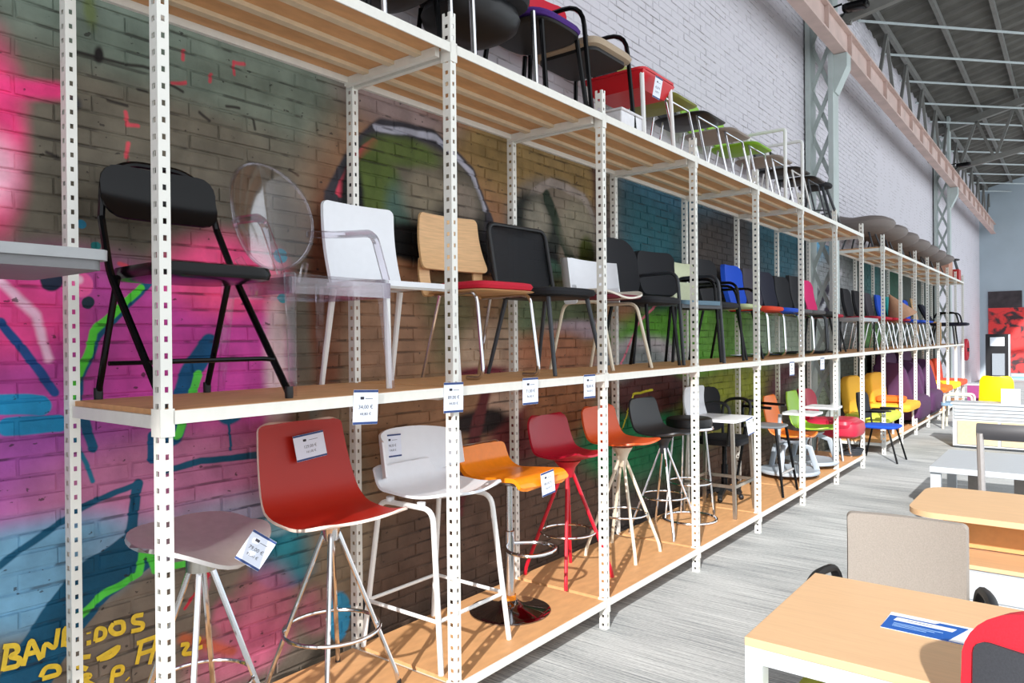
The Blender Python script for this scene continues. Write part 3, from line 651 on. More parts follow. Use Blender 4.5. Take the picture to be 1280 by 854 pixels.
c = mid('clear_armchair', 'transparent plastic armchair with an oval back', 1.80, -2.43, 0)
for sx_, sy, in ((.21, -1), (.21, 1), (-.21, -1), (-.21, 1)):
    B().tube([(sx_*.92, sy*.215, .44), (sx_*1.12, sy*.235, 0)], .027, 4, r2=.016).make('leg', CE, c, False)
B().box(-.22, .225, -.235, .235, .425, .437).make('seat', CL, c, False, .004)
for a in (((.225, -.235), (.225, .235)), ((-.22, -.235), (-.22, .235)), ((-.22, -.235), (.225, -.235)), ((-.22, .235), (.225, .235))):
    B().bar((a[0][0], a[0][1], .395), (a[1][0], a[1][1], .395), .012, .06).make('apron', CE, c, False)
def ovm(u, v): return (-.215-.22*(v+.22)+.05*(u/.19)**2, u, .72+v)
bk_ = B().panel(.38, .46, .189, .012, ovm, 6, 9).make('backrest', CL, c)
B().tube([ovm(.19*math.cos(a), .228*math.sin(a)) for a in [2*math.pi*k/40 for k in range(40)]], .0055, 6, True).make('rim', CE, bk_)
for sy in (-1, 1):
    leg(c, CL, [(-.2, sy*.12, .45), (-.225, sy*.16, .53)], .016, name='back_support')
    leg(c, CE, [(-.22, sy*.17, .66), (-.1, sy*.25, .655), (.1, sy*.265, .645), (.19, sy*.25, .44)], .016, name='arm', rr=.05)

# white plastic side chair
c = mid('side_chair', 'plain white plastic chair with a tall flat back', 2.24, -2.41, math.radians(-3))
legs4(c, whitemet, (-.17, .19, .19), (-.25, .215, .20), .015, .012, .425)
B().panel(.42, .42, .03, .022, lambda u, v: (v+.0, u, .44-.012*max(0, v/.21)**2), 6, 6).make('seat', whitepl, c)
back(c, whitepl, .405, .40, .425, -.19, .17, .025, .016, .03)
B().bar((.17, -.19, .42), (.17, .19, .42), .02).make('seat_rail', whitemet, c, False)

# beech ply chair, red seat pad
red = fab('red_fabric', (196, 26, 52))
c = mid('plywood_chair', 'beech plywood chair with a red upholstered seat', 2.87, -2.42, math.radians(-6))
back(c, wood, .47, .30, .56, -.22, .2, .03, .012, .03, taper=.14)
for sy in (-1, 1): back(c, wood, .07, .2, .42, -.195, .17, 0, .012, .012, name='back_stile').location = (0, sy*.19, 0)
seat(c, wood, .43, .42, .435, .014, 0, .3, 'seat_shell'); seat(c, red, .42, .40, .46, .05, .01, .35, 'seat')
for sy in (-1, 1): leg(c, chrome, [(-.17, sy*.17, .42), (.16, sy*.19, .425), (.215, sy*.2, .01), (.1, sy*.2, .01)], .0095, name='leg_frame', rr=.05); leg(c, chrome, [(-.12, sy*.18, .42), (-.24, sy*.2, .0)], .0095)

# black mesh-back chair
meshm = pm('black_mesh', (18, 20, 26), .8, 0, .2, 200, alpha=.86)
c = mid('mesh_back_chair', 'black chair with a see-through mesh back and black legs', 3.37, -2.37, math.radians(-5))
back(c, meshm, .50, .36, .50, -.21, .15, .05, .012, .05); leg(c, blackpl, [(-.15, -.245, .5), (-.215, -.245, .845), (-.215, .245, .845), (-.15, .245, .5)], .012, name='back_frame', rr=.06)
seat(c, blackfab, .46, .44, .45, .055, .01, .4); seat(c, blackpl, .42, .40, .425, .02, .0, .4, 'seat_pan')
legs4(c, darkmet, (-.15, .16, .17), (-.25, .24, .215), .013, .011, .42)

# white wrap armchair with burgundy seat pad
burg = fab('burgundy_fabric', (118, 36, 54))
c = mid('shell_armchair', 'white plastic wrap-round armchair with a burgundy seat pad', 4.05, -2.42, math.radians(-4))
def wrap(u, v): a = u*1.35; return (-.23*math.cos(a)-.02-.10*(v+.12)+.04, .275*math.sin(a), .60+v*(1-.25*abs(u)))
B().sheet(wrap, [-1+k/9 for k in range(19)], [-.13+.26*k/6 for k in range(7)], .01).make('backrest', whitepl, c)
B().panel(.44, .44, .1, .012, lambda u, v: (v, u, .445+.05*(u/.22)**2), 8, 6).make('seat_shell', pm('cream_plastic', (226, 218, 204), .4), c)
for sy in (-1, 1): B().panel(.10, .12, .02, .01, lambda u, v: (-.06+u, sy*.235, .47+v), 4, 4).make('side_panel', whitepl, c)
seat(c, burg, .40, .38, .455, .03, .03, .4); loops(c, creammet, .22, .24, -.24, .42, .011, .1)

# black chair, rounded back
c = mid('upholstered_chair', 'black upholstered chair with a rounded back, beside the white armchair', 4.57, -2.38, math.radians(-3))
back(c, blackfab, .46, .44, .47, -.2, .15, .05, .05, .16); seat(c, blackfab, .46, .44, .45, .06, -.03, .35); legs4(c, blackmet, (-.15, .12, .18), (-.24, .16, .2), .012, None, .42)

# blue-grey seat, dark square frame with arms
bgf = fab('blue_grey_fabric', (98, 124, 140))
c = mid('armchair', 'black-backed armchair with a blue-grey seat and dark grey frame', 5.08, -2.36, math.radians(-14))
back(c, blackfab, .44, .34, .52, -.22, .16, .04, .045, .07); B().panel(.44, .46, .04, .03, lambda u, v: (v, u, .455-.01*max(0, v/.23)**2), 6, 5).make('seat', bgf, c)
arms(c, darkmet, .235, .013, .66, .23, -.22, True)
legs4(c, darkmet, (-.2, -.2, .22), (-.25, -.25, .23), .013, None, .5); B().bar((.2, -.23, .42), (.2, .23, .42), .03).make('seat_rail', darkmet, c, False)

# cream-backed chair with arms
crm = fab('cream_fabric', (202, 208, 176))
c = mid('armchair', 'cream two-panel backed armchair with black tubular arms', 5.68, -2.4, 0)
back(c, crm, .42, .14, .68, -.225, .15, .04, .03, .03, 'upper_back'); back(c, crm, .44, .22, .44, -.2, .15, .04, .03, .05)
seat(c, blackfab, .46, .44, .45, .06, 0, .35); arms(c, blackmet, .24, .012, .65, .22, -.22, True); legs4(c, blackmet, (-.2, -.2, .22), (-.25, -.25, .23), .012, None, .5)
# black cantilever, blue cantilever etc.
def cant(label, y, bcol, scol, frame=chrome, w=.43, bh=.40, rz=-.03, x=-2.42, armsm=None, name='cantilever_chair'):
    c = mid(name, label, y, x, rz)
    back(c, bcol, w, bh, .49, -.2, .17, .05, .04, .09); seat(c, scol, w+.02, .44, .455, .055, .01, .35); sled(c, frame, .215, .425, .0125)
    if armsm: arms(c, armsm, .235, .012, .65, .2, -.2)
    return c
palegreen = fab('pale_green_fabric', (194, 206, 160)); blue = fab('blue_fabric', (16, 76, 196)); charcoal = fab('charcoal_fabric', (62, 58, 68)); navyf = fab('navy_fabric', (28, 30, 48)); orange = fab('red_orange_fabric', (220, 66, 36)); gray = fab('grey_fabric', (92, 90, 92))
c = mid('upholstered_chair', 'black chair with a pale green seat, next to the blue-backed chair', 6.25, -2.44, 0)
back(c, blackfab, .46, .42, .48, -.2, .15, .05, .05, .1); seat(c, palegreen, .45, .44, .46, .045, .03, .35); legs4(c, blackmet, (-.15, .15, .18), (-.24, .24, .2), .012, None, .43); arms(c, blackmet, .24, .012, .63, .2, -.2)
cant('blue-backed chair with a red-orange seat on a chrome cantilever frame', 6.86, blue, orange)
cant('charcoal-backed chair with a bright blue seat on a chrome frame', 7.33, charcoal, blue)
cant('navy-backed chair with a grey seat on a chrome frame', 7.8, navyf, gray)
cant('black-backed cantilever chair with a grey seat by the rack end', 8.3, blackfab, gray, darkmet, .46, .38)
cant('all-black cantilever chair with tall back by the rack end', 8.83, blackfab, blackfab, darkmet, .46, .42)
# low grey-topped tables on the middle shelf and at the left edge
gtop = pm('grey_laminate', (158, 160, 162), .4, 0, .04); gdk = pm('grey_underside', (112, 112, 114), .5)
t = thing('low_table', 'low table with a rounded grey top on the bridging shelf', 'table', (-2.24, 10.15, ZM), 0, 'low grey tables')
B().panel(1.1, .28, .05, .045, lambda u, v: (v, u, .40), 8, 4).make('top', gtop, t)
for sx_ in (-.1, .1):
    for sy in (-.45, .45): leg(t, blackmet, [(sx_, sy, .38), (sx_, sy*1.02, 0)], .012)
t = thing('low_table', 'grey table top poking in at the left edge', 'table', (-2.33, .22, ZM), 0, 'low grey tables')
B().panel(1.36, .52, .03, .028, lambda u, v: (v, u, .432), 8, 4).make('top', gtop, t); B().panel(1.33, .5, .03, .026, lambda u, v: (v, u, .4045), 8, 4).make('apron', gdk, t)
for sx_ in (-.18, .18):
    for sy in (-.5, .14): leg(t, steel, [(sx_, sy, .41), (sx_, sy, 0)], .014)
# far rack, middle shelf
mag = fab('magenta_fabric', (214, 40, 110)); lilac = fab('lilac_fabric', (186, 96, 170)); teal = fab('teal_fabric', (20, 140, 140)); dred = fab('dark_red_fabric', (170, 20, 50))
c = mid('side_chair', 'magenta-backed chair with a lilac rear shell behind the grey low table', 9.33, -2.48, 0)
back(c, mag, .44, .42, .47, -.13, .2, .05, .03, .1); back(c, lilac, .44, .42, .47, -.165, .2, .05, .02, .1, 'back_shell'); seat(c, dred, .45, .4, .44, .05, .03); legs4(c, blackmet, (-.1, .15, .18), (-.14, .24, .2), .012, None, .42)
far = [('dark-backed chair with a dark red seat, first on the far rack', 11.25, blackfab, dred), ('black-backed chair with a red seat, left of the copper cone', 11.9, blackfab, red), ('grey-backed chair with a red seat behind the copper cone', 12.6, charcoal, red),
       ('blue-backed chair with a red seat beyond the copper cone', 13.4, blue, dred), ('teal-backed chair with a blue seat on the far rack', 14.2, teal, blue), ('navy chair with a blue seat on the far rack', 15.0, navyf, blue), ('all-blue chair with a rounded back on the far rack', 15.8, blue, blue)]
for lb, y, b_, s_ in far:
    c = mid('stacking_chair', lb, y, -2.42, 0); back(c, b_, .44, .40, .48, -.2, .17, .05, .03, .1); seat(c, s_, .45, .44, .45, .05, .02); loops(c, chrome, .21, .24, -.24, .42, .011, .08)
c = mid('wooden_chair', 'light wooden ladder-back chair at the far rack end', 16.9, -2.42, 0)
for sy in (-1, 1): leg(c, wood, [(-.22, sy*.18, 0), (-.2, sy*.18, .45), (-.28, sy*.17, .95)], .018, name='back_post'); leg(c, wood, [(.2, sy*.2, .45), (.2, sy*.2, 0)], .018)
for z in (.6, .75, .9): B().bar((-.235-.16*(z-.6), -.17, z), (-.235-.16*(z-.6), .17, z), .015, .07).make('back_slat', wood, c, False)
seat(c, wood, .43, .43, .455, .03, 0, .25)
c = mid('lounge_chair', 'navy reclining chair with black arms jutting out at the far rack end', 17.7, -2.25, 0)
seat(c, navyf, .5, .7, .42, .08, .12, .4); back(c, navyf, .48, .4, .45, -.25, .5, .06, .05, .1); arms(c, blackmet, .27, .016, .66, .32, -.1); legs4(c, blackmet, (-.15, .2, .2), (-.24, .24, .22), .014, None, .39)
# copper cone
copper = pm('copper_paper', (206, 160, 130), .45, .3, .06)
cn = thing('paper_cone', 'pinkish copper cone lying against the chairs on the far rack', 'cone', (-2.17, 12.75, ZM+.46), 0)
B().lathe([(.23, 0), (.228, .006), (.006, .42), (.002, .425)], 36).xf(Matrix.Rotation(math.radians(-24), 4, 'Y') @ Matrix.Rotation(math.radians(8), 4, 'X')).make('cone_shell', copper, cn)

# ------------------------------------------------------------------ top shelf
ZTT = ZT
def top(name, label, y, x=-2.42, rz=0, cat='chair', z=ZTT): return thing(name, label, cat, (x, y, z), rz, GT)
c = top('upholstered_chair', 'large black chair nearest on the top shelf, seen from below', 2.2, -2.4)
seat(c, blackfab, .5, .5, .45, .08, 0, .5, dish=.02); B().pad((-.02, 0, .37), (.46, .48, .22), .9, .8, 24, 8).make('seat_pan', blackpl, c); back(c, blackfab, .46, .44, .5, -.22, .2, .05, .05, .1); legs4(c, blackmet, (-.2, .12, .19), (-.26, .14, .22), .013, None, .42)
for sy in (-1, 1): leg(c, chrome, [(.2, sy*.2, .43), (.22, sy*.2, 0)], .013, name='front_leg')
c = top('upholstered_chair', 'black chair with a wide round seat and chrome front legs', 2.78, -2.38)
seat(c, blackfab, .54, .52, .46, .1, 0, .8, dish=.02); B().pad((-.02, 0, .37), (.46, .48, .22), .9, .8, 24, 8).make('seat_pan', blackpl, c); back(c, blackfab, .46, .44, .52, -.22, .2, .05, .05, .1); legs4(c, blackmet, (-.2, -.2, .17), (-.24, -.24, .2), .012, None, .42)
for sy in (-1, 1): leg(c, chrome, [(.19, sy*.24, .44), (.21, sy*.24, 0)], .014, name='front_leg')
purple = fab('purple_fabric', (70, 32, 118))
c = top('upholstered_chair', 'purple-seated chair with black legs on the top shelf', 3.28, -2.38)
seat(c, purple, .48, .46, .47, .05, 0, .6, dish=.015); seat(c, blackpl, .46, .44, .445, .03, 0, .6, 'seat_pan'); back(c, meshm, .42, .36, .52, -.22, .2, .05, .02, .08); legs4(c, blackmet, (-.18, .18, .17), (-.24, .23, .2), .014, None, .43)
beige = fab('beige_fabric', (178, 160, 138))
c = top('armchair', 'beige-seated armchair with black hooped arms on the top shelf', 3.76, -2.36)
seat(c, beige, .48, .48, .46, .06, 0, .3); B().panel(.40, .40, .06, .02, lambda u, v: (v, u, .425), 4, 4).make('seat_pan', blackpl, c); back(c, red, .42, .36, .55, -.24, .2, .05, .03, .06)
for sy in (-1, 1): leg(c, blackmet, [(-.22, sy*.25, .0), (-.2, sy*.25, .66), (.16, sy*.25, .66), (.22, sy*.25, 0)], .014, name='arm_leg', rr=.13)
redp = pla('red_plastic', (206, 22, 38), .35)
c = top('side_chair', 'red plastic chair with deep seat skirt and white legs on the top shelf', 4.32, -2.35)
B().panel(.46, .46, .05, .015, lambda u, v: (v, u, .455), 6, 5).make('seat', redp, c); B().lathe([(.24, 0), (.31, .085), (.315, .095), (.30, .1)], 4).xf(Matrix.Translation((0, 0, .352)) @ rotz(math.pi/4)).make('skirt', redp, c, False)
back(c, meshm, .40, .3, .5, -.2, .2, .04, .02, .06); legs4(c, whitemet, (-.2, .2, .2), (-.22, .22, .21), .015, None, .43)
olive = pla('olive_plastic', (132, 136, 58), .5)
def thinchair(label, y, cshell, cback, frame=chrome, rz=0, x=-2.4, name='stacking_chair'):
    c = top(name, label, y, x, rz); seat(c, cshell, .45, .46, .45, .03, 0, .35, dish=.015); back(c, cback, .42, .3, .52, -.23, .22, .05, .014, .08); legs4(c, frame, (-.14, .14, .19), (-.22, .23, .2), .009, None, .44)
    leg(c, frame, [(.14, -.19, .435), (.14, .19, .435)], .009, name='crossbar'); return c
lime = pla('lime_plastic', (136, 190, 48), .45); grayp = pla('grey_plastic', (158, 148, 140), .5); blackp = pla('black_shell_plastic', (26, 28, 32), .4)
thinchair('olive green plastic chair with thin chrome legs on the top shelf', 4.86, olive, olive)
thinchair('black plastic chair beside the olive one on the top shelf', 5.4, blackp, blackp)
thinchair('grey-seated chair with a lime green back on the top shelf', 5.95, grayp, lime)
thinchair('all lime green plastic chair on the top shelf', 6.5, lime, lime)
thinchair('all grey plastic chair by the white tubular frame on the top shelf', 7.1, grayp, grayp)
f_ = top('tubular_frame', 'bare white tubular chair frame standing on the top shelf', 7.05, -2.22, 0, 'frame')
for sy in (-1, 1): leg(f_, whitemet, [(.12, sy*.26, 0), (.12, sy*.26, .66), (-.22, sy*.26, .66), (-.22, sy*.26, 0)], .016, name='side_loop', rr=.03)
leg(f_, whitemet, [(-.22, -.26, .64), (-.22, .26, .64)], .012, name='crossbar')
thinchair('black-seated chair with pale legs on the top shelf', 7.7, blackp, blackp, whitemet)
thinchair('black chair with a dark frame close to the top shelf end', 8.25, blackp, blackp, darkmet)
c = top('stool', 'tall black stool with splayed legs at the top shelf end', 8.85, -2.4, 0, 'stool')
seat(c, blackfab, .36, .36, .5, .06, 0, .8); legs4(c, darkmet, (-.1, .1, .1), (-.22, .24, .2), .016, None, .48); ring(c, darkmet, .17, .2)
bxm = pm('white_bin_plastic', (224, 224, 228), .4)
wb_ = tag(B().box(-.11, .11, -.14, .14, 0, .13).box(-.12, .12, -.15, .15, .13, .145).make('storage_bin', bxm, None, False, .008), 'small white lidded bin on the top shelf under the red chair', 'bin'); wb_.location = (-2.25, 3.98, ZTT+.0)
# grey upturned seat shells on the far rack's top
shm = pla('taupe_seat_shell', (116, 106, 102), .6)
for k, y in enumerate((10.95, 11.95, 12.95, 13.95, 14.95, 15.95, 16.95)):
    lb = ['nearest taupe moulded seat shell hanging past the rack end', 'second taupe moulded shell chair from the near rack', 'third taupe moulded shell chair from the near rack', 'fourth taupe moulded shell chair from the near rack', 'fifth taupe moulded shell chair from the near rack', 'sixth taupe moulded shell chair, shortly before the cardboard box', 'last taupe moulded shell chair, next to the cardboard box'][k]
    c = top('shell_lounge_chair', lb, y, -2.36, .1*(k % 3-1), 'chair', ZT-.03)
    B().pad((0, 0, .30), (.8, .98, .24), .95, .8, 28, 10, lambda p: Vector((p.x, p.y, p.z+.35*max(0, -p.x-.05)+.10*(p.x > 0)*p.x))).make('shell', shm, c)
    legs4(c, darkmet, (-.12, .12, .12), (-.2, .2, .18), .012, None, .255)
bx = tag(B().box(-.22, .22, -.3, .3, 0, .5).make('cardboard_box', pm('cardboard', (190, 142, 122), .8, 0, .06), None, False, .006), 'brown cardboard box on top of the far rack', 'box'); bx.location = (-2.38, 18.2, ZT-.03)
bx = tag(B().box(-.15, .15, -.17, .17, 0, .24).make('red_crate', pla('red_box_plastic', (178, 40, 40), .6), None, False, .01), 'small red box beside the cardboard box', 'box'); bx.location = (-2.2, 18.75, ZT-.03)
c = top('stool', 'dark splay-legged stool at the very end of the far rack', 19.2, -2.3, 0, 'stool', ZT-.03)
seat(c, blackpl, .4, .4, .5, .04, 0, .8); legs4(c, darkmet, (-.08, .1, .1), (-.2, .22, .2), .016, None, .48)

# ------------------------------------------------------------------ bottom shelf: stools
def low(name, label, x, y, rz=0, cat='stool', z=ZB): return thing(name, label, cat, (x, y, z), rz, GB_)
def splay4(par, mat, top_r, foot_r, ztop, r=.011, a0=math.pi/4, foot=None):
    for k in range(4):
        a = a0+k*math.pi/2; p0 = Vector((top_r*math.cos(a), top_r*math.sin(a), ztop)); p1 = Vector((foot_r*math.cos(a), foot_r*math.sin(a), .05)); p2 = Vector((foot_r*1.03*math.cos(a), foot_r*1.03*math.sin(a), 0))
        l = leg(par, mat, [p0, p1, p2], r, rr=.04)
        if foot: B().lathe([(.008, 0), (.012, .004), (.011, .025)], 10, p2).make('foot_cap', foot, l)
# cast aluminium saddle stool
c = low('saddle_stool', 'cast aluminium saddle-seat bar stool at the left', -2.42, 1.34, .1)
def sad(u, v):
    k = max(0.0, 1-abs(u)**2.6)**(1/2.6)
    return (v*.2*k, u*.225, .735+.05*max(0, -v*k)**1.5-.035*max(0, v*k)**2*(1-.6*abs(u))+.028*u*u-.02*math.cos(u*3)*max(0, v*k))
B().sheet(sad, [math.sin(-math.pi/2+math.pi*k/20) for k in range(21)], [-1+k/7 for k in range(15)], .014).make('seat', alu, c)
B().lathe([(.05, .64), (.05, .69), (.03, .70)], 20).make('hub', steel, c); splay4(c, chrome, .03, .24, .66, .0105); ring(c, chrome, .17, .25, .007)
# red shell stool
redsh = pla('red_orange_shell', (172, 31, 16), .42); redrim = pm('shell_rim', (236, 214, 200), .5)
c = low('bar_stool', 'red-orange shell bar stool with chrome legs and foot ring', -2.42, 1.90, math.radians(-4))
wf = rwid(.45, .47, .40, .04, .035)
shell(c, redsh, [(.24, .735), (.1, .70), (-.13, .72), (-.20, .92), (-.23, 1.09)], wf, .012, 'shell', .012, 14, redrim)
B().lathe([(.03, .62), (.045, .685), (.05, .69)], 16).make('hub', chrome, c); splay4(c, chrome, .025, .26, .66, .010, math.pi/4+.1, blackpl); ring(c, chrome, .195, .26, .008)
# white shell stool on a white sled frame
c = low('bar_stool', 'white plastic bar stool with low wrap-round back and white legs', -2.40, 2.50, math.radians(0))
shell(c, whitepl, [(.25, .745), (.1, .715), (-.16, .73), (-.2, .84)], rwid(.44, .47, .46, .10, .02), .012, 'seat', .02)
def wr2(u, v): a = u*1.25; return (-.24*math.cos(a)+.02-.1*(v+.1), .275*math.sin(a), .885+v*(1-.35*abs(u)**2)+.01*abs(u))
B().sheet(wr2, [-1+k/9 for k in range(19)], [-.12+.24*k/6 for k in range(7)], .01).make('backrest', whitepl, c)
for sy in (-1, 1):
    leg(c, whitemet, [(.245, sy*.235, 0), (.17, sy*.2, .69), (-.17, sy*.2, .69), (-.255, sy*.235, 0)], .0125, name='leg_frame', rr=.06)
    leg(c, whitemet, [(.222, sy*.23, .22), (-.23, sy*.23, .22)], .009, name='side_rung')
    for x in (-.1, .1): B().lathe([(.018, 0), (.02, .02)], 10, (x, sy*.2, .695)).make('mount', whitepl, c)
leg(c, whitemet, [(.222, -.23, .22), (.222, .23, .22)], .009, name='front_rung'); leg(c, whitemet, [(-.23, -.23, .22), (-.23, .23, .22)], .009, name='rear_rung')
# orange gas-lift stool
acr = pm('orange_acrylic', (240, 136, 22), .22, 0, .05); acr2 = pm('brown_orange_acrylic', (176, 78, 34), .25, 0, .05)
c = low('gas_lift_stool', 'orange gas-lift bar stool on a round chrome base', -2.38, 3.03, math.radians(-2))
B().lathe([(.215, 0), (.215, .006), (.19, .014), (.08, .03), (.05, .05), (.04, .06)], 40).make('base', pm('polished_chrome', (150, 148, 150), .05, 1, .01), c)
B().lathe([(.027, .05), (.027, .42), (.02, .425), (.02, .66)], 20).make('column', chrome, c); B().lathe([(.034, .06), (.034, .085)], 16).make('collar', acr, c)
leg(c, chrome, [(.0, -.03, .35), (.1, -.13, .35), (.23, -.12, .35), (.27, 0, .35), (.23, .12, .35), (.1, .13, .35), (0, .03, .35)], .0095, name='footrest', rr=.08)
shell(c, acr, [(.24, .69), (.21, .735), (-.10, .71), (-.17, .75), (-.21, .86)], rwid(.40, .40, .38, .03, .05), .022, 'seat', .004)
leg(c, chrome, [(-.222, -.19, .75), (-.232, -.185, .862), (-.232, .185, .862), (-.222, .19, .75)], .007, name='back_trim', rr=.03); B().bar((.1, 0, .68), (-.12, 0, .68), .12, .012).make('seat_plate', chrome, c, False)
B().panel(.34, .10, .02, .004, lambda u, v: (-.178-.36*(v+.02), u, .80+v), 6, 3).make('back_pad', acr2, c)
# red stool with red legs
redm = pm('red_enamel', (196, 18, 42), .3, 0, .04); redsh2 = pla('crimson_shell', (172, 18, 44), .35)
c = low('bar_stool', 'crimson bar stool with red legs and a chrome ring', -2.44, 3.68, math.radians(-6))
shell(c, redsh2, [(.2, .745), (.05, .70), (-.12, .72), (-.17, .85), (-.19, .96)], rwid(.36, .40, .36, .12, .12), .012, 'shell', .03)
B().lathe([(.035, .60), (.05, .66), (.085, .70)], 16).make('hub', redm, c); splay4(c, redm, .03, .255, .63, .011, math.pi/4-.15); ring(c, chrome, .165, .27, .007)
# orange seat, cream legs
orsh = pla('orange_shell', (224, 92, 40), .4)
c = low('bar_stool', 'orange-topped bar stool with cream legs', -2.40, 4.28, math.radians(-4))
shell(c, orsh, [(.2, .75), (.05, .73), (-.14, .74), (-.19, .85), (-.21, .97)], rwid(.40, .42, .38, .12, .08), .012, 'shell', .015)
B().lathe([(.02, .58), (.04, .66), (.07, .71)], 16).make('hub', creammet, c); splay4(c, creammet, .025, .25, .62, .011, math.pi/4+.1); ring(c, chrome, .16, .27, .007)
# dark stool, chrome legs
dksh = pla('charcoal_shell', (44, 46, 50), .45)
c = low('bar_stool', 'charcoal shell bar stool with chrome legs and foot ring', -2.42, 4.93, math.radians(-4))
shell(c, dksh, [(.22, .745), (.05, .71), (-.13, .73), (-.18, .86), (-.2, .98)], rwid(.40, .43, .38, .14, .12), .012, 'shell', .02)
B().lathe([(.02, .58), (.04, .66), (.07, .70)], 16).make('hub', darkmet, c); splay4(c, chrome, .025, .25, .62, .010, math.pi/4); ring(c, chrome, .17, .27, .007)
# round black padded stool on ring base
c = low('round_stool', 'round black padded stool on a chrome ring base', -2.42, 5.38, 0)
seat(c, blackpl, .36, .36, .77, .085, 0, 1.0, e1=.4); B().lathe([(.185, .715), (.19, .72), (.185, .735)], 32).make('trim_ring', chrome, c)
for k in range(4):
    a = math.pi/4+k*math.pi/2; leg(c, chrome, [(.13*math.cos(a), .13*math.sin(a), .72), (.2*math.cos(a), .2*math.sin(a), .01)], .010)
ring(c, chrome, .205, .012, .012, 'base_ring'); ring(c, chrome, .165, .3, .008)
# brushed metal tall stool/table with white top
c = low('counter_stool', 'brushed steel counter stool with a white top and back', -2.36, 5.82, 0)
B().panel(.46, .46, .05, .022, lambda u, v: (v, u, .765), 6, 5).make('seat', whitepl, c); back(c, whitepl, .40, .26, .76, -.2, .1, .02, .012, .03)
for sx_ in (-.2, .2):
    for sy in (-.2, .2): B().bar((sx_*.96, sy*.96, .755), (sx_*1.1, sy*1.1, 0), .025).make('leg', steel, c, False)
for a, b in (((.215, -.215), (.215, .215)), ((-.215, -.215), (-.215, .215)), ((-.215, -.215), (.215, -.215)), ((-.215, .215), (.215, .215))): B().bar((a[0], a[1], .25), (b[0], b[1], .25), .016, .025).make('rung', steel, c, False)
# black office swivel behind
c = low('swivel_chair', 'black swivel chair with looped arms behind the steel stool', -2.50, 6.3, 0, 'chair')
seat(c, blackfab, .44, .42, .52, .08, 0, .4); back(c, blackfab, .42, .4, .58, -.14, .12, .05, .05, .1)
for sy in (-1, 1): leg(c, blackpl, [(-.1, sy*.22, .5), (-.12, sy*.26, .86), (.16, sy*.26, .88), (.12, sy*.22, .5)], .014, name='arm', rr=.12)
B().lathe([(.03, .08), (.03, .3), (.02, .3), (.02, .49)], 14).make('column', blackmet, c)
for k in range(5):
    a = k*2*math.pi/5; B().bar((0, 0, .1), (.15*math.cos(a), .24*math.sin(a), .055), .04, .03).make('base_arm', blackpl, c, False); B().pad((.15*math.cos(a), .24*math.sin(a), .025), (.045, .045, .05), 1, 1, 12, 6).make('caster', blackpl, c)
# black metal bar stool
c = low('bar_stool', 'black metal bar stool with a low curved back rail', -2.30, 6.80, 0)
seat(c, pla('grey_seat_plastic', (110, 116, 122), .4), .36, .36, .61, .03, 0, .5); legs4(c, blackmet, (-.14, .14, .14), (-.22, .22, .21), .014, .012, .60)
leg(c, blackmet, [(-.15, -.19, .60), (-.14, -.2, .82), (-.2, 0, .83), (-.14, .2, .82), (-.15, .19, .60)], .014, name='back_rail', rr=.08)
for sy in (-1, 1): leg(c, blackmet, [(-.14, sy*.2, .8), (.12, sy*.2, .79)], .013, name='arm')
leg(c, alu, [(.19, -.18, .2), (.19, .18, .2)], .012, name='footrest')
# learning chairs on tripod dish base
def node(label, y, cm, x=-2.34):
    c = low('tablet_chair', label, x, y, 0, 'chair')
    B().lathe([(.29, .05), (.295, .065), (.28, .085), (.2, .07), (.05, .065)], 36).make('storage_base', grayb, c)
    for k in range(3):
        a = .5+k*2*math.pi/3; p = B().tube([(.27*math.cos(a), .27*math.sin(a), .07), (.2*math.cos(a), .2*math.sin(a), .3), (.06*math.cos(a), .06*math.sin(a), .36)], .03, 8, flat=(1, .6)); p.make('strut', grayb, c)
        B().pad((.25*math.cos(a), .25*math.sin(a), .025), (.05, .05, .05), 1, 1, 12, 6).make('caster', blackpl, c)
    B().lathe([(.08, .35), (.14, .375), (.15, .39)], 20).make('hub', grayb, c)
    shell(c, cm, [(.24, .43), (.08, .405), (-.14, .42), (-.2, .62), (-.23, .82)], rwid(.44, .46, .42, .18, .25), .012, 'shell', .03)
    leg(c, grayb, [(-.02, -.1, .38), (.0, -.34, .40), (.02, -.34, .67)], .018, name='tablet_arm')
    B().panel(.34, .52, .05, .02, lambda u, v: (v*.6+.22, u-.3, .69), 5, 5).make('tablet', pm('tablet_grey', (214, 218, 222), .35), c)
grayb = pm('pale_grey_plastic', (168, 178, 188), .4, 0, .04); orp = pla('orange_plastic', (238, 122, 28), .4); grp = pla('green_plastic', (150, 200, 42), .4)
node('orange classroom chair with tablet on a grey dish base', 7.62, orp); node('lime green classroom chair with tablet on a grey dish base', 8.36, grp)
# crimson easy chair
crim = pm('crimson_leather', (178, 36, 62), .38, 0, .06, 12)
c = low('easy_chair', 'crimson upholstered low easy chair at the rack end', -2.34, 9.12, 0, 'chair')
seat(c, crim, .52, .62, .36, .22, .06, .35); B().pad((.16, 0, .42), (.3, .56, .13), .6, .4, 28, 8).make('front_cushion', crim, c); back(c, crim, .46, .36, .44, -.24, .2, .08, .07, .12); legs4(c, chrome, (-.16, .16, .16), (-.2, .2, .2), .014, None, .27)

# blue chair standing on the carpet in the gap
c = thing('visitor_chair', 'blue-seated visitor chair with black arms on the carpet', 'chair', (-2.02, 10.33, 0), math.radians(-4))
seat(c, blue, .44, .42, .44, .05, .02, .4); back(c, blackfab, .42, .34, .52, -.2, .18, .05, .03, .08); legs4(c, blackmet, (-.14, .14, .18), (-.24, .25, .215), .012, None, .42)
for sy in (-1, 1): leg(c, blackmet, [(-.16, sy*.21, .44), (-.19, sy*.23, .63), (.12, sy*.23, .64)], .011, name='arm_support'); B().pad((.06, sy*.23, .655), (.26, .05, .025), .5, .4).make('arm_pad', blackpl, c)
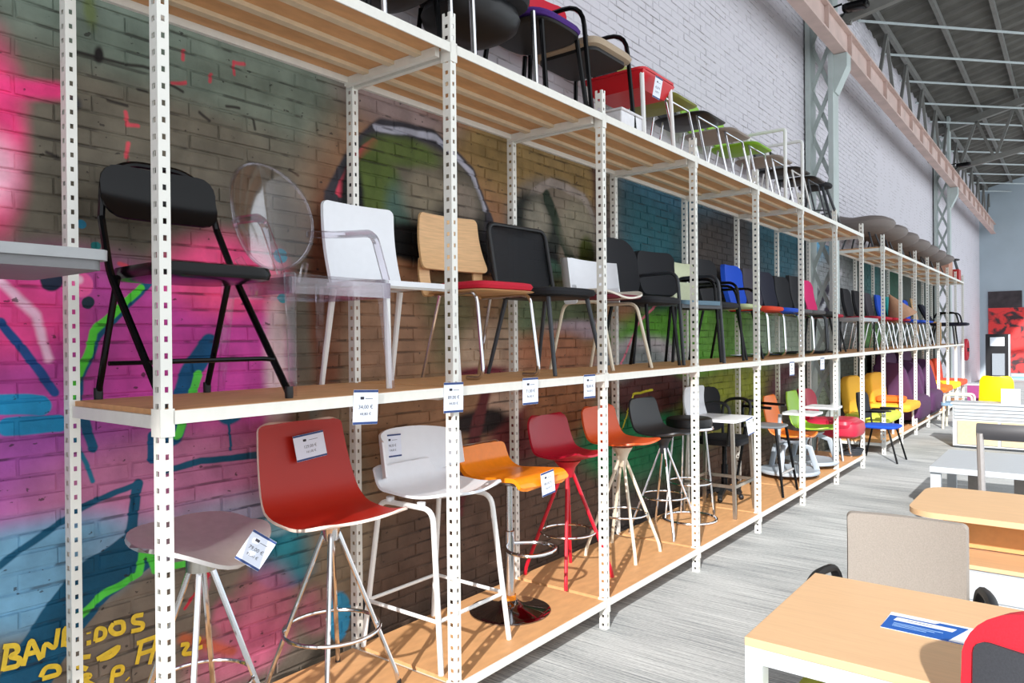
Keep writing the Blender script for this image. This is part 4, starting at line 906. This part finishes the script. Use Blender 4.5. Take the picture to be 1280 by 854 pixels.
# small machine parts in gap
c = thing('cable_reel', 'pile of grey cable reel and wires at the column foot', 'cable', (-2.45, 9.3, ZB), 0)
for k in range(4): B().tube([((.12-.01*k)*math.cos(a)+.02*k, (.12-.01*k)*math.sin(a), .02+.02*k) for a in [2*math.pi*j/20 for j in range(20)]], .011, 6, True).make('cable_loop', darkmet, c)
c.location = (-2.18, 9.42, ZB)

# ------------------------------------------------------------------ bottom of the far rack
yel = fab('yellow_fabric', (236, 178, 52)); lim2 = fab('lime_fabric', (196, 204, 76)); plum = fab('plum_fabric', (78, 42, 80)); orf = fab('orange_fabric', (240, 110, 30)); ylf = fab('lemon_fabric', (240, 216, 40)); tlf = fab('turquoise_fabric', (20, 130, 160)); rof = fab('coral_fabric', (226, 84, 52))
def sofa(label, x, y, w, seatm, backm, sh=.42, bh=.85, d=.6, legm=whitemet, name='bench_seat', cat='bench'):
    c = thing(name, label, cat, (x, y, ZB), 0, 'soft seating on the far rack')
    seat(c, seatm, w, d, sh-.07, .15, .04, .2); B().pad((-d/2+.07, 0, (sh+bh)/2-.04), (.14, w*.96, bh-sh+.1), .5, .3, 28, 8, lambda p: Vector((p.x-.12*p.z, p.y, p.z))).make('backrest', backm, c)
    for sx_ in (-.2, .22):
        for sy in (-1, 1): leg(c, legm, [(sx_, sy*w*.4, sh-.12), (sx_, sy*w*.42, 0)], .016)
    return c
sofa('lime bench seat with a yellow backrest', -2.36, 11.4, .95, lim2, yel, .36, .85)
sofa('yellow bench seat with an orange armrest cushion', -2.3, 12.6, 1.05, yel, yel, .42, .85); t = tag(B().pad((0, 0, .05), (.4, .3, .1), .5, .3).make('cushion', orf, None), 'small orange cushion on the yellow bench', 'cushion'); t.location = (-2.25, 12.3, ZB+.425)
def pod(label, y, w):
    c = thing('high_back_sofa', label, 'sofa', (-2.33, y, ZB), 0, 'soft seating on the far rack')
    B().pad((.02, 0, .24), (.66, w, .42), .45, .25, 32, 10).make('seat', plum, c); B().pad((-.26, 0, .72), (.16, w, .88), .45, .25).make('backrest', plum, c)
    for sy in (-1, 1): B().pad((-.06, sy*(w/2-.06), .62), (.5, .11, .75), .45, .25, 28, 8, lambda p: Vector((p.x-.25*p.z, p.y, p.z))).make('side_wing', plum, c)
    B().box(-.25, .25, -w*.42, w*.42, 0, .03).make('plinth', blackpl, c, False)
pod('first plum purple high-back sofa on the far rack', 13.75, 1.1); pod('second plum purple high-back sofa on the far rack', 15.2, 1.2)
sofa('orange and lemon bench beyond the plum sofas', -2.33, 16.6, 1.1, orf, ylf, .45, .95); sofa('lemon bench with coral backrest beyond the plum sofas', -2.33, 17.9, 1.0, ylf, rof, .45, .9); sofa('coral bench at the very end of the bottom shelf', -2.33, 19.1, .9, rof, rof, .45, .9)

# ------------------------------------------------------------------ price tags
FRONT = (1, -.0, 0)
for (px, py, l1, l2, lb, rl) in ((457, 509, '34,00 €', '44,80 €', 'price tag hanging below the clear armchair', -.05), (567, 497, '89,00 €', '44,00 €', 'price tag hanging on the second front upright', -.02), (663, 489, '71,00 €', '86,00 €', 'price tag below the plywood chair', 0), (737, 483, '78,00 €', '94,00 €', 'price tag left of the third front upright', 0),
        (990, 461, '65,00 €', '79,00 €', 'small price tag below the navy-backed chair', 0), (1028, 455, '65,00 €', '79,00 €', 'small price tag below the all-black cantilever chair', 0)):
    p = at(px, py, 'x', FX+.012); price_tag(lb, p, face((1, -.12, 0), roll=rl), l1, l2, .105 if px < 700 else .095, .125 if px < 700 else .125)
p = at(800, 90, 'x', -2.09); price_tag('price tag on the red chair skirt', at(822, 110, 'x', -2.1), face((1, 0, -.2)), '45,00 €', '54,00 €', .1, .13)
price_tag('price tag on the red-orange stool back', Vector((-2.592, 1.93, ZB+.985)), face((1, -.06, .17), roll=.09), '129,00 €', '161,00 €', .15, .11)
price_tag('price tag on the white bar stool back', Vector((-2.612, 2.42, ZB+.925)), face((1, .12, .1), roll=-.05), '98,00 €', '118,00 €', .13, .11)
price_tag('price tag tied to the aluminium saddle stool', at(320, 688, 'x', -2.205), face((1, -.5, .5), roll=-.65), '79,00 €', '95,00 €', .09, .11)
price_tag('price tag on the orange stool front edge', at(685, 604, 'x', -2.12), face((1, -.1, 0), roll=.12), '88,00 €', '106,00 €', .1, .12)
price_tag('price tag on the steel counter stool', at(938, 533, 'x', -2.1), face((1, -.1, .1), roll=.15), '75,00 €', '91,00 €', .12, .13)

# ------------------------------------------------------------------ aisle side: desks and chairs
desk_t = pm('beech_laminate', (224, 184, 142), .38, 0, .05, 5, 0, (1.5, 18, 1)); desk_e = pm('beech_edge', (214, 160, 104), .5, 0, .05); framem = pm('silver_frame_paint', (206, 212, 218), .4, 0, .03)
d = thing('desk', 'beech desk with a silver frame and a leaflet on it', 'desk', (-.17, 2.44, 0))
B().box(-.6, .6, -.36, .36, .705, .73).make('desktop', desk_t, d, False, .002)
for y0 in (-.33, .33): B().box(-.58, .58, y0-.02, y0+.02, .655, .7049).make('rail', framem, d, False)
for sx_ in (-.575, .575):
    B().box(sx_-.02, sx_+.02, -.31, .31, .655, .7049).make('end_rail', framem, d, False)
    for y0 in (-.33, .33): B().box(sx_-.025, sx_+.025, y0-.025, y0+.025, 0, .7049).make('leg', framem, d, False)
lf = thing('leaflet', 'blue and white printed leaflet on the beech desk', 'leaflet', (0, 0, 0)); blp = pm('leaflet_blue', (28, 92, 178), .45, 0, .05); whp = pm('leaflet_white', (244, 246, 250), .45, 0, .01); rdp = pm('leaflet_red', (200, 50, 80), .5)
lf.location = (-.315, 2.46, .7305); lf.rotation_euler = (0, 0, -.02)
B().box(-.155, .145, -.075, .075, 0, .001).make('sheet', whp, lf, False)
def flat(poly, m, n, z=.0012): B().prism(poly, .0003, lambda x, y, t: (x, y, z+t)).make(n, m, lf, False)
flat([(-.155, -.068), (.02, -.068), (.055, .06), (-.02, .06), (-.03, .045), (-.152, .045)], blp, 'print_panel'); flat([(-.135, .005), (.02, .005), (.028, .034), (-.13, .034)], whp, 'print_box', .0017); flat([(-.155, -.075), (.145, -.075), (.145, -.069), (-.155, -.069)], blp, 'print_line')
lightp = pm('leaflet_pale', (150, 186, 226), .5)
for k in range(3): flat([(-.13, -.02-.012*k), (.0-.02*k, -.02-.012*k), (.0-.02*k, -.016-.012*k), (-.13, -.016-.012*k)], lightp, 'print_text', .0017)
flat([(-.1, .018), (-.03, .018), (-.03, .021), (-.1, .021)], navy, 'print_text', .0021)
for x, y, m in ((.105, .03, pm('leaflet_cyan', (40, 150, 210), .5)), (.085, -.015, rdp), (.125, -.03, rdp)):   # tiny task chair drawings
    flat([(x-.004, y), (x+.012, y+.004), (x+.014, y+.02), (x, y+.014)], m, 'print_chair'); flat([(x-.016, y-.012), (x-.003, y), (x, y-.003), (x-.012, y-.014)], m, 'print_chair'); flat([(x, y-.014), (x+.003, y-.014), (x+.002, y), (x-.001, y)], m, 'print_chair')
# grey armchair behind the desk, facing it
gfab = pm('greige_fabric', (148, 140, 132), .9, 0, .1, 220, .2)
c = thing('conference_chair', 'light grey-beige chair with black arms behind the beech desk', 'chair', (-.53, 3.02, 0), math.radians(-86))
back(c, gfab, .42, .46, .42, -.2, .06, .03, .03, .02); seat(c, gfab, .46, .44, .44, .06, .03, .3); legs4(c, blackmet, (-.16, .16, .18), (-.22, .22, .21), .013, None, .42)
for sy in (-1, 1):
    q = B().tube(rnd([(-.2, sy*.235, .46), (-.19, sy*.25, .655), (.02, sy*.29, .67), (.16, sy*.30, .62), (.18, sy*.28, .44)], .08), .016, 8, flat=(1, 1.3)); q.make('arm', blackpl, c)
# red and black task chair, lower right corner
rfab = fab('bright_red_fabric', (226, 34, 52)); dgf = fab('dark_grey_fabric', (58, 60, 66))
c = thing('task_chair', 'red task chair with dark grey back panel in the lower right corner', 'chair', (.105, 1.98, 0), math.radians(84))
back(c, rfab, .56, .62, .42, -.2, .03, .05, .05, .14); back(c, dgf, .52, .565, .40, -.24, .03, .05, .012, .03, 'back_panel')
seat(c, rfab, .52, .50, .46, .08, .06, .35); B().lathe([(.03, .1), (.03, .3), (.022, .3), (.022, .43)], 16).make('column', blackmet, c)
for k in range(5):
    a = k*2*math.pi/5+.3; B().bar((0, 0, .11), (.28*math.cos(a), .28*math.sin(a), .07), .05, .03).make('base_arm', blackpl, c, False); B().pad((.28*math.cos(a), .28*math.sin(a), .03), (.06, .04, .06), 1, 1, 12, 6).make('caster', blackpl, c)
for sy in (-1, 1): leg(c, blackpl, [(-.05, sy*.24, .46), (-.06, sy*.31, .54), (-.05, sy*.31, .62)], .02, name='arm_support'); B().pad((-.06, sy*.31, .63), (.27, .09, .035), .5, .4).make('arm_pad', blackpl, c)
# lime pouf under the desk
limef = fab('lime_pouf_fabric', (188, 206, 84))
c = thing('pouf', 'square lime green pouf under the beech desk', 'pouf', (-.50, 2.62, 0)); B().pad((0, 0, .26), (.54, .34, .38), .25, .18, 32, 8).make('cushion', limef, c)
for sx_ in (-1, 1):
    for sy in (-1, 1): B().lathe([(.02, 0), (.02, .07)], 10, (sx_*.2, sy*.1, 0)).make('foot', blackpl, c)
# second desk: rounded wood top, shelf and white drawers
d = thing('desk', 'rounded-corner wooden desk on white drawer cabinets', 'desk', (-.12, 4.45, 0)); dt2 = pm('maple_laminate', (222, 184, 142), .42, 0, .05, 5, 0, (1.5, 14, 1))
B().panel(1.14, .74, .14, .028, lambda u, v: (u, v, .716), 10, 8).make('desktop', dt2, d)
B().box(-.45, .55, -.02, .02, .50, .70).make('modesty_panel', desk_e, d, False); B().box(-.36, .56, -.32, .30, .47, .49).make('shelf', dt2, d, False)
whl = pm('white_lacquer', (188, 194, 200), .4, 0, .02); B().box(-.34, .55, -.30, .29, .02, .468).make('cabinet', whl, d, False)
for k in range(3): f_ = B().box(-.335, .545, -.315, -.302, .03+k*.146, .165+k*.146).make('drawer_front', whl, d, False, .003)
# white bench and low white table beyond
t = thing('low_table', 'low white coffee table with grey panel legs in the aisle', 'table', (-.52, 7.9, 0)); B().box(-.52, .52, -.6, .6, .40, .45).make('top', whl, t, False, .004)
for x in (-.48, .48):
    B().box(x-.04, x+.04, -.55, -.48, 0, .399).make('leg', whl, t, False, .003)
    B().box(x-.04, x+.04, .48, .55, 0, .399).make('leg', whl, t, False, .003)
gpan = pm('grey_panel', (132, 124, 118), .6)
for x in (-.25, .1): B().box(x-.04, x+.04, -.02, .02, 0, .399).make('leg', gpan, t, False)
# silver framed chair seen from behind
c = thing('frame_chair', 'silver-framed chair with a dark grey top rail in front of the white table', 'chair', (-.32, 5.75, 0), math.radians(92)); dgp = pla('dark_grey_plastic', (70, 70, 74), .5)
for sy in (-1, 1): B().tube([(-.13, sy*.18, .42), (-.2, sy*.19, .97)], .03, 8, flat=(1, .7)).make('back_post', alu, c)
back(c, dgp, .42, .10, .93, -.2, .1, .02, .012, .012, 'top_rail'); seat(c, pla('silver_grey_seat', (150, 152, 154), .5), .44, .44, .45, .05, .08, .3); legs4(c, alu, (-.12, .22, .18), (-.18, .26, .2), .016, None, .43)
# white low cabinet with louvred strips
cb = thing('cabinet', 'low white cabinet with horizontal strips and cream panels', 'cabinet', (-.62, 12.25, 0)); crp = pm('cream_panel', (206, 184, 150), .5)
B().box(-.8, .8, -.2, .2, .03, .62).make('body', whl, cb, False); B().box(-.82, .82, -.23, .22, .62, .645).make('top', whl, cb, False)
for k in range(4): B().box(-.78, .78, -.222, -.202, .42+k*.047, .455+k*.047).make('strip', whl, cb, False)
for x in (-.5, .02, .53): B().box(x-.24, x+.24, -.218, -.202, .06, .39).make('panel', crp, cb, False)
B().box(-.78, .78, -.18, .18, 0, .03).make('plinth', darkmet, cb, False)
c = thing('side_chair', 'bright yellow plastic shell chair behind the white cabinet', 'chair', (-.98, 13.35, 0), math.radians(90))
shell(c, pla('yellow_plastic', (246, 206, 14), .4), [(.22, .46), (.05, .43), (-.15, .45), (-.2, .7), (-.22, .97)], rwid(.44, .46, .42, .1, .12), .014, 'shell', .05); legs4(c, chrome, (-.12, .12, .14), (-.22, .22, .2), .012, None, .42)
sg = tag(B().box(-.11, .11, -.004, .004, 0, .2).box(-.11, .11, -.03, .03, -.004, 0).make('sign_card', whp, None, False), 'blank white sign card on the white cabinet', 'sign'); sg.location = (-.74, 12.15, .6495)
c = thing('low_chair', 'white tube-framed low chair with a pale blue seat by the yellow chair', 'chair', (-1.62, 14.6, 0), 0); B().panel(.5, .5, .05, .05, lambda u, v: (v, u, .42), 5, 5).make('seat', fab('pale_blue_fabric', (130, 160, 186)), c); loops(c, creammet, .22, .22, -.22, .58, .018, .02)
pp = pm('plum_box_laminate', (150, 60, 120), .5); b_ = thing('display_cube', 'magenta and white display cube in the far aisle', 'cube', (-1.86, 20.3, 0)); B().box(-.2, .2, -.3, .3, 0, .42).make('cube_body', pp, b_, False, .004); B().box(-.21, .21, -.31, .31, .42, .46).make('cube_top', whl, b_, False, .004)
# low shelf unit behind the yellow chair
b_ = thing('display_table', 'pale blue display table with dark top far down the aisle', 'table', (-1.0, 18.6, 0)); B().box(-.5, .5, -.3, .3, .66, .70).make('top', fab('pale_turquoise', (150, 200, 215)), b_, False)
for x in (-.46, .46):
    for y in (-.26, .26): B().box(x-.02, x+.02, y-.02, y+.02, 0, .66).make('leg', whl, b_, False)
# dark kiosk
k_ = thing('coffee_machine', 'black vending kiosk with a white screen by the far wall', 'kiosk', (-1.96, 27.2, 0)); blk = pla('kiosk_black', (14, 14, 18), .4)
B().box(-.32, .30, -.28, .28, 0, 1.62).make('body', blk, k_, False, .01); B().box(-.2, .17, -.287, -.281, 1.25, 1.52).make('screen', pm('screen_white', (226, 236, 244), .4), k_, False); B().box(-.14, .18, -.4, -.281, .35, 1.02).make('dispenser', pm('silver_box', (150, 158, 166), .4, .3), k_, False); B().box(.27, .32, -.295, -.281, .2, 1.6).make('edge_strip', whl, k_, False)
# far wall artwork: red and black blotches
def artm():
    m = bpy.data.materials.new('red_black_print'); m.use_nodes = True; N = m.node_tree.nodes; L = m.node_tree.links; p = N['Principled BSDF']
    tc = N.new('ShaderNodeTexCoord'); n = N.new('ShaderNodeTexNoise'); n.inputs['Scale'].default_value = 2.6; n.inputs['Detail'].default_value = 6; n.inputs['Distortion'].default_value = 1.2; L.new(tc.outputs['Object'], n.inputs['Vector'])
    r = N.new('ShaderNodeValToRGB'); e = r.color_ramp.elements; e[0].position = .40; e[0].color = lin((60, 40, 46))+(1,); e[1].position = .52; e[1].color = lin((226, 56, 56))+(1,); L.new(n.outputs['Fac'], r.inputs[0]); L.new(r.outputs[0], p.inputs['Base Color']); return m
a_ = tag(B().box(-.55, 2.0, -.03, 0, .05, 2.35).make('wall_poster', artm(), None, False), 'large red and black abstract poster on the far wall', 'poster'); a_.location = (-2.0, 31.19, .2)
a_ = tag(B().box(-.55, .45, -.03, 0, 0, .58).make('wall_poster', pm('dark_print', (58, 50, 54), .7, 0, .5, 4), None, False), 'dark upper panel above the red poster', 'poster'); a_.location = (-2.0, 31.19, 2.56)
fx = thing('fire_hose', 'red fire hose reel on the wall near the far corner', 'fire hose', (WX+.1, 26.0, 1.15)); B().tube([(0, .28*math.cos(a), .28*math.sin(a)) for a in [2*math.pi*k/20 for k in range(20)]], .06, 8, True).make('hose', pla('hose_red', (196, 30, 50), .5), fx); B().lathe([(.06, -.08), (.06, .08)], 12).xf(Matrix.Rotation(math.pi/2, 4, 'Y')).make('hub', darkmet, fx)
